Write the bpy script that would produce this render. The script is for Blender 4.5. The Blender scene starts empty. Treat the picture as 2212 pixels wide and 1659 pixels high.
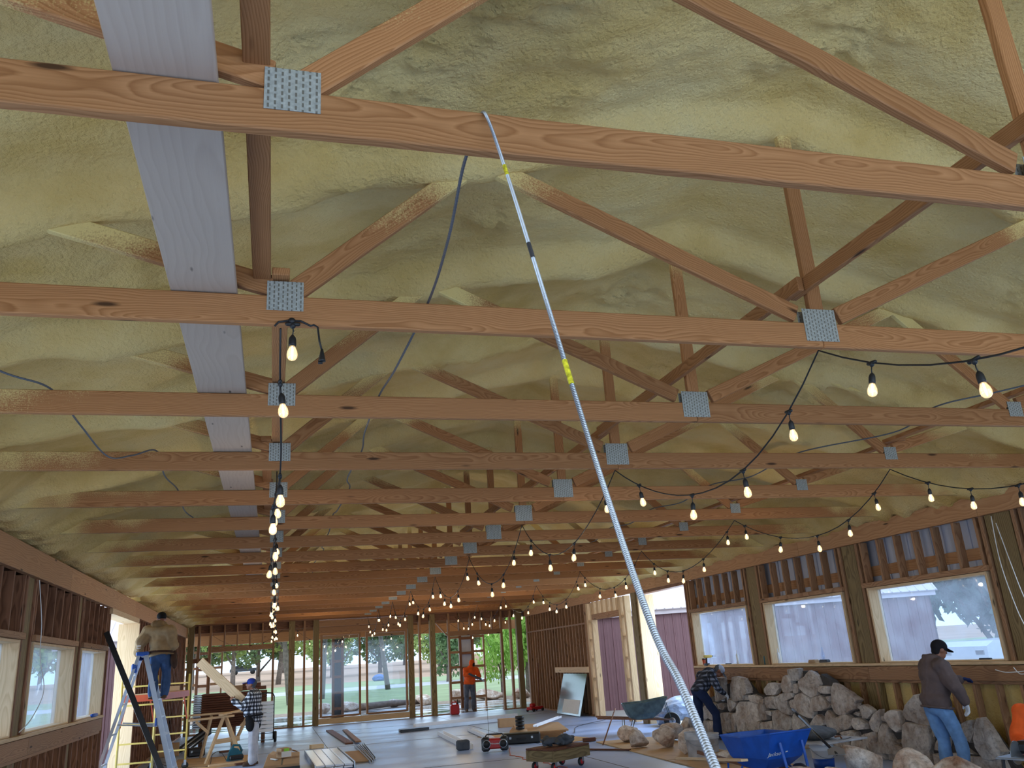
import bpy, math, random
import numpy as np
from mathutils import Vector, Matrix, Euler
random.seed(7)
RS = np.random.RandomState(11)
S = bpy.context.scene
COL = S.collection
# ---------------------------------------------------------------- camera, sky, lamps, exposure
CAM_H = 1.832
cd = bpy.data.cameras.new('camera'); cam = bpy.data.objects.new('camera', cd); COL.objects.link(cam)
YAW, PITCH, ROLL, FPX = 0.2876, 0.3161, -0.0664, 1796.0
fw = Vector((math.sin(YAW)*math.cos(PITCH), math.cos(YAW)*math.cos(PITCH), math.sin(PITCH)))
rt = Vector((math.cos(YAW), -math.sin(YAW), 0)); up = rt.cross(fw)
r2 = rt*math.cos(ROLL)+up*math.sin(ROLL); u2 = -rt*math.sin(ROLL)+up*math.cos(ROLL)
cam.matrix_world = Matrix(((r2.x, u2.x, -fw.x, 0), (r2.y, u2.y, -fw.y, 0), (r2.z, u2.z, -fw.z, CAM_H), (0, 0, 0, 1)))
cd.sensor_width = 36; cd.lens = FPX/2212*36; cd.clip_start = .05; cd.clip_end = 2000
cd.dof.use_dof = True; cd.dof.focus_distance = 9.0; cd.dof.aperture_fstop = 18
S.camera = cam
S.view_settings.view_transform = 'Standard'; S.view_settings.look = 'None'
S.view_settings.gamma = 1; S.view_settings.use_curve_mapping = False
S.view_settings.exposure = 0.0
S.cycles.max_bounces = 7; S.cycles.diffuse_bounces = 4; S.cycles.glossy_bounces = 3
S.cycles.transparent_max_bounces = 16; S.cycles.transmission_bounces = 4
S.cycles.caustics_reflective = False; S.cycles.caustics_refractive = False
S.cycles.sample_clamp_indirect = 6
S.cycles.use_adaptive_sampling = True; S.cycles.adaptive_threshold = .025
W = bpy.data.worlds.new('overcast_sky'); S.world = W; W.use_nodes = True
nt = W.node_tree; bg = nt.nodes['Background']
tc = nt.nodes.new('ShaderNodeTexCoord'); ns = nt.nodes.new('ShaderNodeTexNoise'); cr = nt.nodes.new('ShaderNodeValToRGB')
ns.inputs['Scale'].default_value = 2.2; ns.inputs['Detail'].default_value = 4
cr.color_ramp.elements[0].position = .35; cr.color_ramp.elements[0].color = (.50, .71, 1, 1)
cr.color_ramp.elements[1].position = .65; cr.color_ramp.elements[1].color = (.80, .90, 1, 1)
nt.links.new(tc.outputs['Generated'], ns.inputs['Vector']); nt.links.new(ns.outputs['Fac'], cr.inputs['Fac'])
nt.links.new(cr.outputs['Color'], bg.inputs['Color']); bg.inputs['Strength'].default_value = 2.4

def area(name, loc, rot, sx, sy, power, color):
    l = bpy.data.lights.new(name, 'AREA'); l.shape = 'RECTANGLE'; l.size = sx; l.size_y = sy; l.energy = power; l.color = color
    o = bpy.data.objects.new(name, l); COL.objects.link(o); o.location = loc; o.rotation_euler = rot; return o
def point(name, loc, power, color, r=.15):
    l = bpy.data.lights.new(name, 'POINT'); l.energy = power; l.color = color; l.shadow_soft_size = r
    o = bpy.data.objects.new(name, l); COL.objects.link(o); o.location = loc; return o
# added fill lamps boosting daylight from the open end behind the camera and the side and rear openings
area('fill_open_end', (3.2, -4.5, 1.7), (math.radians(90), 0, 0), 11.5, 3.2, 205, (.54, .75, 1))
area('fill_side_door', (10.1, 19.5, 1.6), (math.radians(90), 0, math.radians(90)), 2.5, 3.0, 170, (.54, .75, 1))
area('fill_left_door', (-3.7, 18.5, 1.5), (math.radians(90), 0, math.radians(-90)), 3.0, 2.9, 130, (.54, .75, 1))
area('fill_rear', (3.2, 35.6, 1.5), (math.radians(-90), 0, 0), 12, 2.4, 260, (.54, .75, 1))
for i, (x, y, p) in enumerate([(0, 8, 14), (3.2, 9, 16), (6.5, 10, 16), (0, 15, 20), (3.2, 16, 22), (6.5, 16, 20), (0, 22, 40), (3.2, 23, 44), (6.5, 23, 40), (1.5, 28.5, 46), (6, 28.5, 46), (2, 33.4, 14), (7, 33.4, 14)]):
    point('string_bulb_glow', (x, y, 2.72), p*.7, (1, .80, .52), .03)

area('fill_left_windows', (-3.3, 4.0, 1.7), (math.radians(90), 0, math.radians(-90)), 7.5, 1.6, 230, (.54, .75, 1))  # added fill at the unseen near windows, brightens the stone wall and people
area('fill_right_windows', (9.75, 4.0, 1.8), (math.radians(90), 0, math.radians(90)), 7.5, 1.6, 170, (.54, .75, 1))  # added fill on the right side, lifts the floor and lower room

# ---------------------------------------------------------------- helpers
WM = {}
def link(o, parent=None, M=None):
    COL.objects.link(o); M = M or Matrix()
    WM[o.name] = M
    if parent is not None:
        o.parent = parent; o.matrix_local = WM[parent.name].inverted() @ M
    else: o.matrix_world = M
    return o
def tag(o, label=None, cat=None, group=None, kind=None):
    if label: o['label'] = label
    if cat: o['category'] = cat
    if group: o['group'] = group
    if kind: o['kind'] = kind
    return o
def T(x, y, z): return Matrix.Translation((x, y, z))
def TR(x, y, z, rz=0, rx=0, ry=0): return Matrix.Translation((x, y, z)) @ Euler((rx, ry, rz)).to_matrix().to_4x4()
def empty(name, M=None, label=None, cat=None, group=None, kind=None):
    o = bpy.data.objects.new(name, None); o.empty_display_size = .1
    link(o, None, M); return tag(o, label, cat, group, kind)
def copy_tree(o, M, parent=None):
    c = o.copy(); COL.objects.link(c)
    if parent is None: c.parent = None; c.matrix_world = M; WM[c.name] = M
    else:
        L = WM[o.parent.name].inverted() @ WM[o.name]
        c.parent = parent; c.matrix_parent_inverse = Matrix(); c.matrix_local = L; WM[c.name] = WM[parent.name] @ L
    for ch in list(o.children): copy_tree(ch, None, c)
    return c
def frame(p0, p1, upv=(0, 0, 1)):
    p0 = Vector(p0); p1 = Vector(p1); x = (p1-p0).normalized(); upv = Vector(upv)
    y = upv.cross(x)
    if y.length < 1e-4: y = Vector((0, 1, 0)).cross(x)
    y.normalize(); z = x.cross(y)
    c = (p0+p1)/2
    return Matrix(((x.x, y.x, z.x, c.x), (x.y, y.y, z.y, c.y), (x.z, y.z, z.z, c.z), (0, 0, 0, 1)))

class MB:
    def __init__(s): s.v = []; s.f = []; s.m = []
    def add(s, vs, fs, mi=0):
        b = len(s.v); s.v += [tuple(v) for v in vs]; s.f += [tuple(b+i for i in f) for f in fs]; s.m += [mi]*len(fs); return s
    def box(s, c, d, M=None, mi=0):
        x, y, z = d[0]/2, d[1]/2, d[2]/2
        vs = [Vector((sx*x+c[0], sy*y+c[1], sz*z+c[2])) for sx in (-1, 1) for sy in (-1, 1) for sz in (-1, 1)]
        if M is not None: vs = [M @ v for v in vs]
        return s.add(vs, [(0, 1, 3, 2), (4, 6, 7, 5), (0, 4, 5, 1), (2, 3, 7, 6), (0, 2, 6, 4), (1, 5, 7, 3)], mi)
    def cbox(s, d, ch=.004, c=(0, 0, 0), M=None, mi=0):     # chamfered box
        h = [d[0]/2, d[1]/2, d[2]/2]; ch = min(ch, min(h)*.6); vs = []; ix = {}
        for sx in (-1, 1):
            for sy in (-1, 1):
                for sz in (-1, 1):
                    for a in range(3):
                        p = [sx*(h[0]-ch), sy*(h[1]-ch), sz*(h[2]-ch)]; p[a] = (sx, sy, sz)[a]*h[a]
                        ix[(sx, sy, sz, a)] = len(vs); q = Vector((p[0]+c[0], p[1]+c[1], p[2]+c[2])); vs.append(M @ q if M is not None else q)
        fs = []
        for a in range(3):
            b, cc = (a+1) % 3, (a+2) % 3
            for sg in (-1, 1):
                q = []
                for (u, w) in ((-1, -1), (1, -1), (1, 1), (-1, 1)):
                    t = [0, 0, 0]; t[a] = sg; t[b] = u; t[cc] = w; q.append(ix[(t[0], t[1], t[2], a)])
                fs.append(q if sg > 0 else q[::-1])
            for u in (-1, 1):
                for w in (-1, 1):
                    k = []
                    for sg in (-1, 1):
                        t = [0, 0, 0]; t[a] = sg; t[b] = u; t[cc] = w; k.append((ix[(*t, b)], ix[(*t, cc)]))
                    q = [k[0][0], k[1][0], k[1][1], k[0][1]]
                    fs.append(q if u*w > 0 else q[::-1])
        for sx in (-1, 1):
            for sy in (-1, 1):
                for sz in (-1, 1):
                    q = [ix[(sx, sy, sz, a)] for a in range(3)]; fs.append(q if sx*sy*sz > 0 else q[::-1])
        return s.add(vs, fs, mi)
    def bar(s, p0, p1, w, h, upv=(0, 0, 1), mi=0):
        M = frame(p0, p1, upv); L = (Vector(p1)-Vector(p0)).length
        return s.box((0, 0, 0), (L, w, h), M, mi)
    def tube(s, pts, r, n=8, mi=0, caps=True):
        pts = [Vector(p) for p in pts]; N = len(pts); rs = r if isinstance(r, (list, tuple)) else [r]*N
        vs = []; prev = None
        for i, p in enumerate(pts):
            t = (pts[min(i+1, N-1)]-pts[max(i-1, 0)]).normalized()
            if prev is None:
                a = Vector((0, 0, 1)).cross(t)
                if a.length < .1: a = Vector((1, 0, 0)).cross(t)
            else: a = prev - t*prev.dot(t)
            a.normalize(); b = t.cross(a); prev = a
            vs += [p+(a*math.cos(2*math.pi*k/n)+b*math.sin(2*math.pi*k/n))*rs[i] for k in range(n)]
        fs = [(i*n+k, i*n+(k+1) % n, (i+1)*n+(k+1) % n, (i+1)*n+k) for i in range(N-1) for k in range(n)]
        if caps: fs += [tuple(range(n))[::-1], tuple((N-1)*n+k for k in range(n))]
        return s.add(vs, fs, mi)
    def lathe(s, prof, n=16, M=None, mi=0):
        vs = [Vector((r*math.cos(2*math.pi*k/n), r*math.sin(2*math.pi*k/n), z)) for r, z in prof for k in range(n)]
        if M is not None: vs = [M @ v for v in vs]
        N = len(prof)
        fs = [(i*n+k, i*n+(k+1) % n, (i+1)*n+(k+1) % n, (i+1)*n+k) for i in range(N-1) for k in range(n)]
        fs += [tuple(range(n))[::-1], tuple((N-1)*n+k for k in range(n))]
        return s.add(vs, fs, mi)
    def prism(s, poly, z0, z1, M=None, mi=0):
        n = len(poly)
        vs = [Vector((x, y, z0)) for x, y in poly]+[Vector((x, y, z1)) for x, y in poly]
        if M is not None: vs = [M @ v for v in vs]
        return s.add(vs, [tuple(range(n))[::-1], tuple(range(n, 2*n))]+[(i, (i+1) % n, n+(i+1) % n, n+i) for i in range(n)], mi)
    def capsule(s, p0, p1, r0, r1, n=10, k=4, mi=0):
        p0 = Vector(p0); p1 = Vector(p1); t = (p1-p0); t = t.normalized() if t.length > 1e-6 else Vector((0, 0, 1))
        pts = []; rs = []
        for i in range(k+1):
            a = -math.pi/2+math.pi/2*i/k; pts.append(p0+t*r0*math.sin(a)); rs.append(max(r0*math.cos(a), r0*.03))
        for i in range(k+1):
            a = math.pi/2*i/k; pts.append(p1+t*r1*math.sin(a)); rs.append(max(r1*math.cos(a), r1*.03))
        a = Vector((0, 0, 1)).cross(t)
        if a.length < .1: a = Vector((1, 0, 0)).cross(t)
        a.normalize(); b = t.cross(a)
        vs = [p+(a*math.cos(2*math.pi*j/n)+b*math.sin(2*math.pi*j/n))*r for p, r in zip(pts, rs) for j in range(n)]
        N = len(pts)
        fs = [(i*n+j, i*n+(j+1) % n, (i+1)*n+(j+1) % n, (i+1)*n+j) for i in range(N-1) for j in range(n)]
        fs += [tuple(range(n))[::-1], tuple((N-1)*n+j for j in range(n))]
        return s.add(vs, fs, mi)
    def ell(s, c, r, R=None, n=12, k=8, mi=0):
        vs = []
        for i in range(k+1):
            a = -math.pi/2+math.pi*i/k; cz = max(math.cos(a), .03)
            for j in range(n):
                v = Vector((r[0]*cz*math.cos(2*math.pi*j/n), r[1]*cz*math.sin(2*math.pi*j/n), r[2]*math.sin(a)))
                if R is not None: v = R @ v
                vs.append(Vector(c)+v)
        fs = [(i*n+j, i*n+(j+1) % n, (i+1)*n+(j+1) % n, (i+1)*n+j) for i in range(k) for j in range(n)]
        fs += [tuple(range(n))[::-1], tuple(k*n+j for j in range(n))]
        return s.add(vs, fs, mi)
    def mesh(s, name, mats, smooth=False):
        me = bpy.data.meshes.new(name); me.from_pydata(s.v, [], s.f)
        for m in (mats if isinstance(mats, (list, tuple)) else [mats]): me.materials.append(m)
        if any(s.m): me.polygons.foreach_set('material_index', s.m)
        if smooth: me.polygons.foreach_set('use_smooth', [True]*len(me.polygons))
        me.update(); return me
    def build(s, name, mats, parent=None, M=None, smooth=False, local=False):
        """vertices are in world space unless M is given (then they are local to M)"""
        me = s.mesh(name, mats, smooth)
        if M is None:
            M = WM[parent.name] if parent is not None else Matrix()
            if parent is None:
                c = Vector((0, 0, 0)); n = len(s.v)
                for v in s.v: c += Vector(v)
                c /= max(n, 1); M = Matrix.Translation(c)
            me.transform(M.inverted())
        return link(bpy.data.objects.new(name, me), parent, M)
_bc = {}
def board(name, p0, p1, w, h, m, parent=None, upv=(0, 0, 1), ch=.004):
    """a plank from p0 to p1: local X runs along the grain; w = along local Y, h = along local Z"""
    L = (Vector(p1)-Vector(p0)).length; key = (round(L, 3), round(w, 4), round(h, 4), m.name)
    if key not in _bc: _bc[key] = MB().cbox((L, w, h), ch).mesh(name, m)
    o = bpy.data.objects.new(name, _bc[key]); return link(o, parent, frame(p0, p1, upv))

# ---------------------------------------------------------------- materials
def srgb(r, g, b): return tuple((c/255/12.92 if c <= 10 else ((c/255+.055)/1.055)**2.4) for c in (r, g, b))+(1,)
def newmat(name):
    m = bpy.data.materials.new(name); m.use_nodes = True; t = m.node_tree; b = t.nodes['Principled BSDF']; return m, t, b
def N(t, typ, **kw):
    n = t.nodes.new(typ)
    for k, v in kw.items():
        if k in n.inputs: n.inputs[k].default_value = v
        else: setattr(n, k, v)
    return n
def ramp(t, fac, stops):
    c = t.nodes.new('ShaderNodeValToRGB'); e = c.color_ramp.elements
    while len(e) < len(stops): e.new(.5)
    for x, (p, col) in zip(e, stops): x.position = p; x.color = col
    t.links.new(fac, c.inputs['Fac']); return c
def mathn(t, op, a, b=None, clamp=False):
    n = t.nodes.new('ShaderNodeMath'); n.operation = op; n.use_clamp = clamp
    for i, x in enumerate((a, b)):
        if x is None: continue
        if isinstance(x, (int, float)): n.inputs[i].default_value = x
        else: t.links.new(x, n.inputs[i])
    return n.outputs[0]
def vmath(t, op, a, b):
    n = t.nodes.new('ShaderNodeVectorMath'); n.operation = op
    for i, x in enumerate((a, b)):
        if isinstance(x, (tuple, list)): n.inputs[i].default_value = x
        else: t.links.new(x, n.inputs[i])
    return n.outputs[0]
def mixc(t, fac, a, b, mode='MIX'):
    n = t.nodes.new('ShaderNodeMix'); n.data_type = 'RGBA'; n.blend_type = mode
    for i, x in ((0, fac), (6, a), (7, b)):
        if isinstance(x, (int, float, tuple)): n.inputs[i].default_value = x
        else: t.links.new(x, n.inputs[i])
    return n.outputs[2]
def noise(t, vec, scale, detail=3, rough=.5):
    n = N(t, 'ShaderNodeTexNoise'); n.inputs['Scale'].default_value = scale; n.inputs['Detail'].default_value = detail; n.inputs['Roughness'].default_value = rough
    if vec is not None: t.links.new(vec, n.inputs['Vector'])
    return n.outputs['Fac']
def bump(t, b, h, strength=.3, dist=.01):
    n = t.nodes.new('ShaderNodeBump'); n.inputs['Strength'].default_value = strength; n.inputs['Distance'].default_value = dist
    t.links.new(h, n.inputs['Height']); t.links.new(n.outputs['Normal'], b.inputs['Normal'])
def plain(name, col, rough=.6, metal=0, var=.12, scale=6, bmp=0, spec=.5):
    m, t, b = newmat(name); tc = N(t, 'ShaderNodeTexCoord'); f = noise(t, tc.outputs['Object'], scale, 4)
    d = tuple(c*(1-var) for c in col[:3])+(1,); l = tuple(min(1, c*(1+var)) for c in col[:3])+(1,)
    t.links.new(ramp(t, f, [(.3, d), (.7, l)]).outputs['Color'], b.inputs['Base Color'])
    b.inputs['Roughness'].default_value = rough; b.inputs['Metallic'].default_value = metal; b.inputs['Specular IOR Level'].default_value = spec
    if bmp: bump(t, b, noise(t, tc.outputs['Object'], scale*6, 3), bmp)
    return m
FOAM_A, FOAM_B = srgb(236, 204, 134), srgb(220, 184, 108)
def wood(name, light, dark, ring=17, foam=False, tint=.16, knots=True, fine=.3, kn=(1.5, 7, 7)):
    m, t, b = newmat(name); tc = N(t, 'ShaderNodeTexCoord'); oi = N(t, 'ShaderNodeObjectInfo')
    rnd = oi.outputs['Random']
    cx = t.nodes.new('ShaderNodeCombineXYZ')
    t.links.new(mathn(t, 'MULTIPLY', rnd, 37.0), cx.inputs[0]); t.links.new(mathn(t, 'ADD', mathn(t, 'MULTIPLY', mathn(t, 'FRACT', mathn(t, 'MULTIPLY', rnd, 71.3)), .10), .03), cx.inputs[1]); t.links.new(mathn(t, 'ADD', mathn(t, 'MULTIPLY', mathn(t, 'FRACT', mathn(t, 'MULTIPLY', rnd, 13.7)), .16), -.08), cx.inputs[2])
    p = vmath(t, 'ADD', tc.outputs['Object'], cx.outputs[0])
    lo = t.nodes.new('ShaderNodeTexNoise'); lo.inputs['Scale'].default_value = 1.0; lo.inputs['Detail'].default_value = 2
    t.links.new(vmath(t, 'MULTIPLY', p, (1.3, 3, 3)), lo.inputs['Vector'])
    off = vmath(t, 'MULTIPLY', vmath(t, 'SUBTRACT', lo.outputs['Color'], (.5, .5, .5)), (0, .16, .16))
    q = vmath(t, 'ADD', vmath(t, 'MULTIPLY', p, (.03, 1, 1)), off)
    w = N(t, 'ShaderNodeTexWave'); w.wave_type = 'RINGS'; w.rings_direction = 'X'; w.wave_profile = 'SAW'
    w.inputs['Scale'].default_value = ring; w.inputs['Distortion'].default_value = 1.2; w.inputs['Detail'].default_value = 2; w.inputs['Detail Scale'].default_value = 2
    t.links.new(q, w.inputs['Vector'])
    c = ramp(t, w.outputs['Fac'], [(.0, light), (.45, tuple(a*.6+d*.4 for a, d in zip(light, dark))), (.82, dark), (1, light)]).outputs['Color']
    g = noise(t, vmath(t, 'MULTIPLY', p, (2.5, 160, 160)), 1, 2)
    c = mixc(t, fine, c, ramp(t, g, [(.3, (.55, .5, .45, 1)), (.7, (1, 1, 1, 1))]).outputs['Color'], 'MULTIPLY')
    if knots:
        vo = N(t, 'ShaderNodeTexVoronoi'); vo.inputs['Scale'].default_value = 1
        t.links.new(vmath(t, 'MULTIPLY', p, kn), vo.inputs['Vector'])
        k = ramp(t, vo.outputs['Distance'], [(.055, (1, 1, 1, 1)), (.12, (0, 0, 0, 1))]).outputs['Color']
        c = mixc(t, k, c, tuple(x*.22 for x in dark[:3])+(1,))
    v = mathn(t, 'ADD', mathn(t, 'MULTIPLY', mathn(t, 'FRACT', mathn(t, 'MULTIPLY', rnd, 29.1)), tint*2), 1-tint)
    hs = t.nodes.new('ShaderNodeHueSaturation'); t.links.new(c, hs.inputs['Color']); t.links.new(v, hs.inputs['Value'])
    c = hs.outputs['Color']
    if foam:      # spray-foam overspray caught on the timber near the roof and near the eaves
        ge = N(t, 'ShaderNodeNewGeometry'); sp = t.nodes.new('ShaderNodeSeparateXYZ'); t.links.new(ge.outputs['Position'], sp.inputs[0])
        dx = mathn(t, 'ABSOLUTE', mathn(t, 'SUBTRACT', sp.outputs[0], 3.25))
        gap = mathn(t, 'SUBTRACT', mathn(t, 'SUBTRACT', 5.12, mathn(t, 'MULTIPLY', dx, .25)), sp.outputs[2])
        jit = mathn(t, 'MULTIPLY', mathn(t, 'SUBTRACT', noise(t, ge.outputs['Position'], 2.3, 2), .5), .55)
        gr = mathn(t, 'MULTIPLY', mathn(t, 'SUBTRACT', noise(t, ge.outputs['Position'], 140, 2), .5), .5)
        f1 = mathn(t, 'DIVIDE', mathn(t, 'SUBTRACT', mathn(t, 'ADD', .28, mathn(t, 'ADD', jit, gr)), gap), .26, True)
        f2 = mathn(t, 'DIVIDE', mathn(t, 'SUBTRACT', mathn(t, 'ADD', dx, mathn(t, 'ADD', jit, gr)), 5.25), .5, True)
        c = mixc(t, mathn(t, 'MAXIMUM', f1, f2), c, srgb(226, 202, 134))
    t.links.new(c, b.inputs['Base Color']); b.inputs['Roughness'].default_value = .62; b.inputs['Specular IOR Level'].default_value = .25
    bump(t, b, g, .12, .002)
    return m
M = {}
M['truss'] = wood('truss_pine', srgb(184, 130, 84), srgb(154, 102, 60), 31, True)
M['stud'] = wood('stud_fir', srgb(176, 134, 98), srgb(142, 102, 72), 20)
M['studdk'] = wood('aged_fir', srgb(150, 104, 76), srgb(112, 74, 52), 15)
M['pale'] = wood('new_pine', srgb(228, 197, 156), srgb(212, 178, 136), 15, tint=.06, fine=.2)
M['treated'] = wood('treated_post', srgb(150, 128, 88), srgb(112, 92, 60), 14)
M['beam'] = wood('laminated_beam', srgb(200, 152, 108), srgb(180, 130, 88), 12, False, .06)
M['white'] = wood('whitewood', srgb(190, 172, 155), srgb(183, 164, 147), 10, tint=.03, fine=.08, kn=(3.2, 11, 11))
M['brown'] = wood('sheathing_board', srgb(138, 102, 78), srgb(110, 80, 60), 8, fine=.2)
M['ply'] = plain('plywood', srgb(196, 160, 116), .7, var=.14, scale=3)
M['redwood'] = wood('dark_offcut', srgb(128, 82, 60), srgb(90, 54, 40), 14)

def foam_mat():
    m, t, b = newmat('spray_foam'); ge = N(t, 'ShaderNodeNewGeometry'); P = ge.outputs['Position']
    n1 = noise(t, vmath(t, 'MULTIPLY', P, (1, 1.6, 1)), .9, 4, .6); c = ramp(t, n1, [(.32, FOAM_B), (.5, FOAM_A), (.72, srgb(239, 214, 152))]).outputs['Color']
    t.links.new(c, b.inputs['Base Color']); b.inputs['Roughness'].default_value = .75; b.inputs['Specular IOR Level'].default_value = .2
    v = N(t, 'ShaderNodeTexVoronoi'); v.feature = 'SMOOTH_F1'; v.inputs['Scale'].default_value = 34; t.links.new(P, v.inputs['Vector'])
    h = mathn(t, 'ADD', mathn(t, 'MULTIPLY', v.outputs['Distance'], -.5), mathn(t, 'MULTIPLY', noise(t, P, 55, 4, .6), .8))
    bump(t, b, h, .9, .03); return m
M['foam'] = foam_mat()
def concrete():
    m, t, b = newmat('concrete_floor'); ge = N(t, 'ShaderNodeNewGeometry'); P = ge.outputs['Position']
    n = noise(t, vmath(t, 'MULTIPLY', P, (.5, 1.2, 1)), .8, 6, .6); c = ramp(t, n, [(.3, srgb(140, 161, 202)), (.55, srgb(165, 187, 231)), (.75, srgb(184, 204, 242))]).outputs['Color']
    d = noise(t, P, 9, 5, .65); c = mixc(t, ramp(t, d, [(.58, (0, 0, 0, 1)), (.72, (.5, .5, .5, 1))]).outputs['Color'], c, srgb(150, 132, 112))
    t.links.new(c, b.inputs['Base Color'])
    r = ramp(t, n, [(.3, (.30, .30, .30, 1)), (.7, (.5, .5, .5, 1))]); t.links.new(r.outputs['Color'], b.inputs['Roughness'])
    bump(t, b, d, .06, .004); return m
M['concrete'] = concrete()
def wetslab():
    m, t, b = newmat('wet_porch_slab'); ge = N(t, 'ShaderNodeNewGeometry'); P = ge.outputs['Position']
    n = noise(t, vmath(t, 'MULTIPLY', P, (.5, 1.1, 1)), .9, 3); c = ramp(t, n, [(.4, srgb(120, 122, 126)), (.6, srgb(190, 192, 196))]).outputs['Color']
    t.links.new(c, b.inputs['Base Color']); r = ramp(t, n, [(.42, (.03, .03, .03, 1)), (.6, (.3, .3, .3, 1))]); t.links.new(r.outputs['Color'], b.inputs['Roughness'])
    bump(t, b, noise(t, P, 5, 2), .05, .01); return m
M['wet'] = wetslab()
def glass(name, tint=(.86, .92, 1, 1), haze=0, refl=1.0):
    m, t, b = newmat(name); t.nodes.remove(b); out = t.nodes['Material Output']
    tr = N(t, 'ShaderNodeBsdfTransparent'); tr.inputs[0].default_value = tint
    gl = N(t, 'ShaderNodeBsdfGlossy'); gl.inputs['Roughness'].default_value = .02
    lw = N(t, 'ShaderNodeLayerWeight'); lw.inputs[0].default_value = .5; fr = mathn(t, 'ADD', mathn(t, 'MULTIPLY', mathn(t, 'POWER', lw.outputs['Facing'], 5.0), .6), .03)
    mx = N(t, 'ShaderNodeMixShader'); t.links.new(mathn(t, 'MULTIPLY', fr, refl, True), mx.inputs[0]); t.links.new(tr.outputs[0], mx.inputs[1]); t.links.new(gl.outputs[0], mx.inputs[2])
    o = mx.outputs[0]
    if haze:
        df = N(t, 'ShaderNodeBsdfTranslucent'); df.inputs[0].default_value = (.8, .86, .95, 1)
        ge = N(t, 'ShaderNodeNewGeometry'); n = noise(t, ge.outputs['Position'], 2.2, 5, .6)
        m2 = N(t, 'ShaderNodeMixShader'); t.links.new(mathn(t, 'MULTIPLY', n, haze*2), m2.inputs[0]); t.links.new(o, m2.inputs[1]); t.links.new(df.outputs[0], m2.inputs[2]); o = m2.outputs[0]
    t.links.new(o, out.inputs[0]); return m
M['glass'] = glass('window_glass'); M['dusty'] = glass('dusty_window_glass', (.82, .90, 1, 1), .17, .9)
M['mirror'] = None
def metalsheet(name, col, rough=.5):
    return plain(name, col, rough, 0, .08, 2)
M['burgundy'] = metalsheet('burgundy_metal_siding', srgb(136, 100, 104))
M['palesheet'] = metalsheet('pale_metal_sheet', srgb(196, 200, 214))
M['roofpink'] = metalsheet('pale_metal_roofing', srgb(228, 216, 220), .4)
def galv():
    m, t, b = newmat('galvanised_plate'); tc = N(t, 'ShaderNodeTexCoord'); sp = t.nodes.new('ShaderNodeSeparateXYZ'); t.links.new(tc.outputs['Object'], sp.inputs[0])
    u = mathn(t, 'DIVIDE', sp.outputs[0], .0225); fu = mathn(t, 'FRACT', mathn(t, 'ADD', u, 100)); k = mathn(t, 'FLOOR', mathn(t, 'ADD', u, 100))
    fv = mathn(t, 'FRACT', mathn(t, 'ADD', mathn(t, 'DIVIDE', sp.outputs[2], .026), mathn(t, 'ADD', 100, mathn(t, 'MULTIPLY', k, .5))))
    slot = mathn(t, 'MULTIPLY', mathn(t, 'LESS_THAN', mathn(t, 'ABSOLUTE', mathn(t, 'SUBTRACT', fu, .5)), .16), mathn(t, 'LESS_THAN', fv, .62))
    n = noise(t, tc.outputs['Object'], 60, 3); base = ramp(t, n, [(.3, srgb(150, 152, 146)), (.7, srgb(182, 184, 176))]).outputs['Color']
    t.links.new(mixc(t, slot, base, srgb(112, 108, 98)), b.inputs['Base Color']); b.inputs['Metallic'].default_value = .25; b.inputs['Roughness'].default_value = .5; bump(t, b, slot, -.5, .004); return m
M['galv'] = galv()
M['steel'] = plain('zinc_steel', srgb(170, 174, 180), .32, .9, .08)
M['alu'] = plain('aluminium', srgb(188, 194, 204), .35, .7, .06)
M['alumwhite'] = plain('white_channel', srgb(240, 243, 250), .3, .0, .04)
M['black'] = plain('black_rubber', srgb(24, 24, 26), .5, 0, .2)
M['blackplastic'] = plain('black_plastic', srgb(32, 32, 35), .4, 0, .2)
M['blackmetal'] = plain('black_track', srgb(46, 46, 48), .35, .5, .15)
M['red'] = plain('red_paint', srgb(190, 36, 38), .4, 0, .1)
M['yellow'] = plain('yellow_paint', srgb(216, 184, 92), .45, 0, .08)
M['orange'] = plain('orange_paint', srgb(192, 76, 36), .45, 0, .1)
M['blue'] = plain('blue_paint', srgb(24, 84, 178), .4, 0, .14, 8)
M['teal'] = plain('teal_plastic', srgb(24, 92, 106), .4, 0, .1)
M['cardboard'] = plain('cardboard', srgb(178, 142, 104), .8, 0, .07)
M['lime'] = plain('lime_sticker', srgb(150, 220, 50), .5)
M['paper'] = plain('white_paper', srgb(232, 232, 230), .7, 0, .03)
M['tape'] = plain('yellow_label_tape', srgb(222, 206, 50), .5, 0, .5, 90); M['tapedark'] = plain('dark_tape', srgb(60, 62, 70), .6)
M['mortar'] = plain('dark_mortar', srgb(74, 70, 68), .95, 0, .3, 9, .6)
M['wetmortar'] = plain('wet_mortar', srgb(88, 90, 92), .6, 0, .35, 12, .8)
def stone_mat(name, a, bcol, c3):
    m, t, b = newmat(name); tc = N(t, 'ShaderNodeTexCoord'); oi = N(t, 'ShaderNodeObjectInfo')
    ge = N(t, 'ShaderNodeNewGeometry'); P = ge.outputs['Position']
    n = noise(t, P, 3.2, 6, .65); n2 = noise(t, P, 14, 5, .7)
    c = ramp(t, n, [(.3, a), (.5, bcol), (.68, c3)]).outputs['Color']
    c = mixc(t, .55, c, ramp(t, n2, [(.34, (.25, .2, .17, 1)), (.52, (.95, .95, .95, 1)), (.8, (1.15, 1.15, 1.15, 1))]).outputs['Color'], 'MULTIPLY')
    hs = t.nodes.new('ShaderNodeHueSaturation'); t.links.new(c, hs.inputs['Color']); t.links.new(mathn(t, 'ADD', mathn(t, 'MULTIPLY', oi.outputs['Random'], .34), .84), hs.inputs['Value'])
    t.links.new(hs.outputs[0], b.inputs['Base Color']); b.inputs['Roughness'].default_value = .88; bump(t, b, n2, .7, .03); return m
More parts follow.
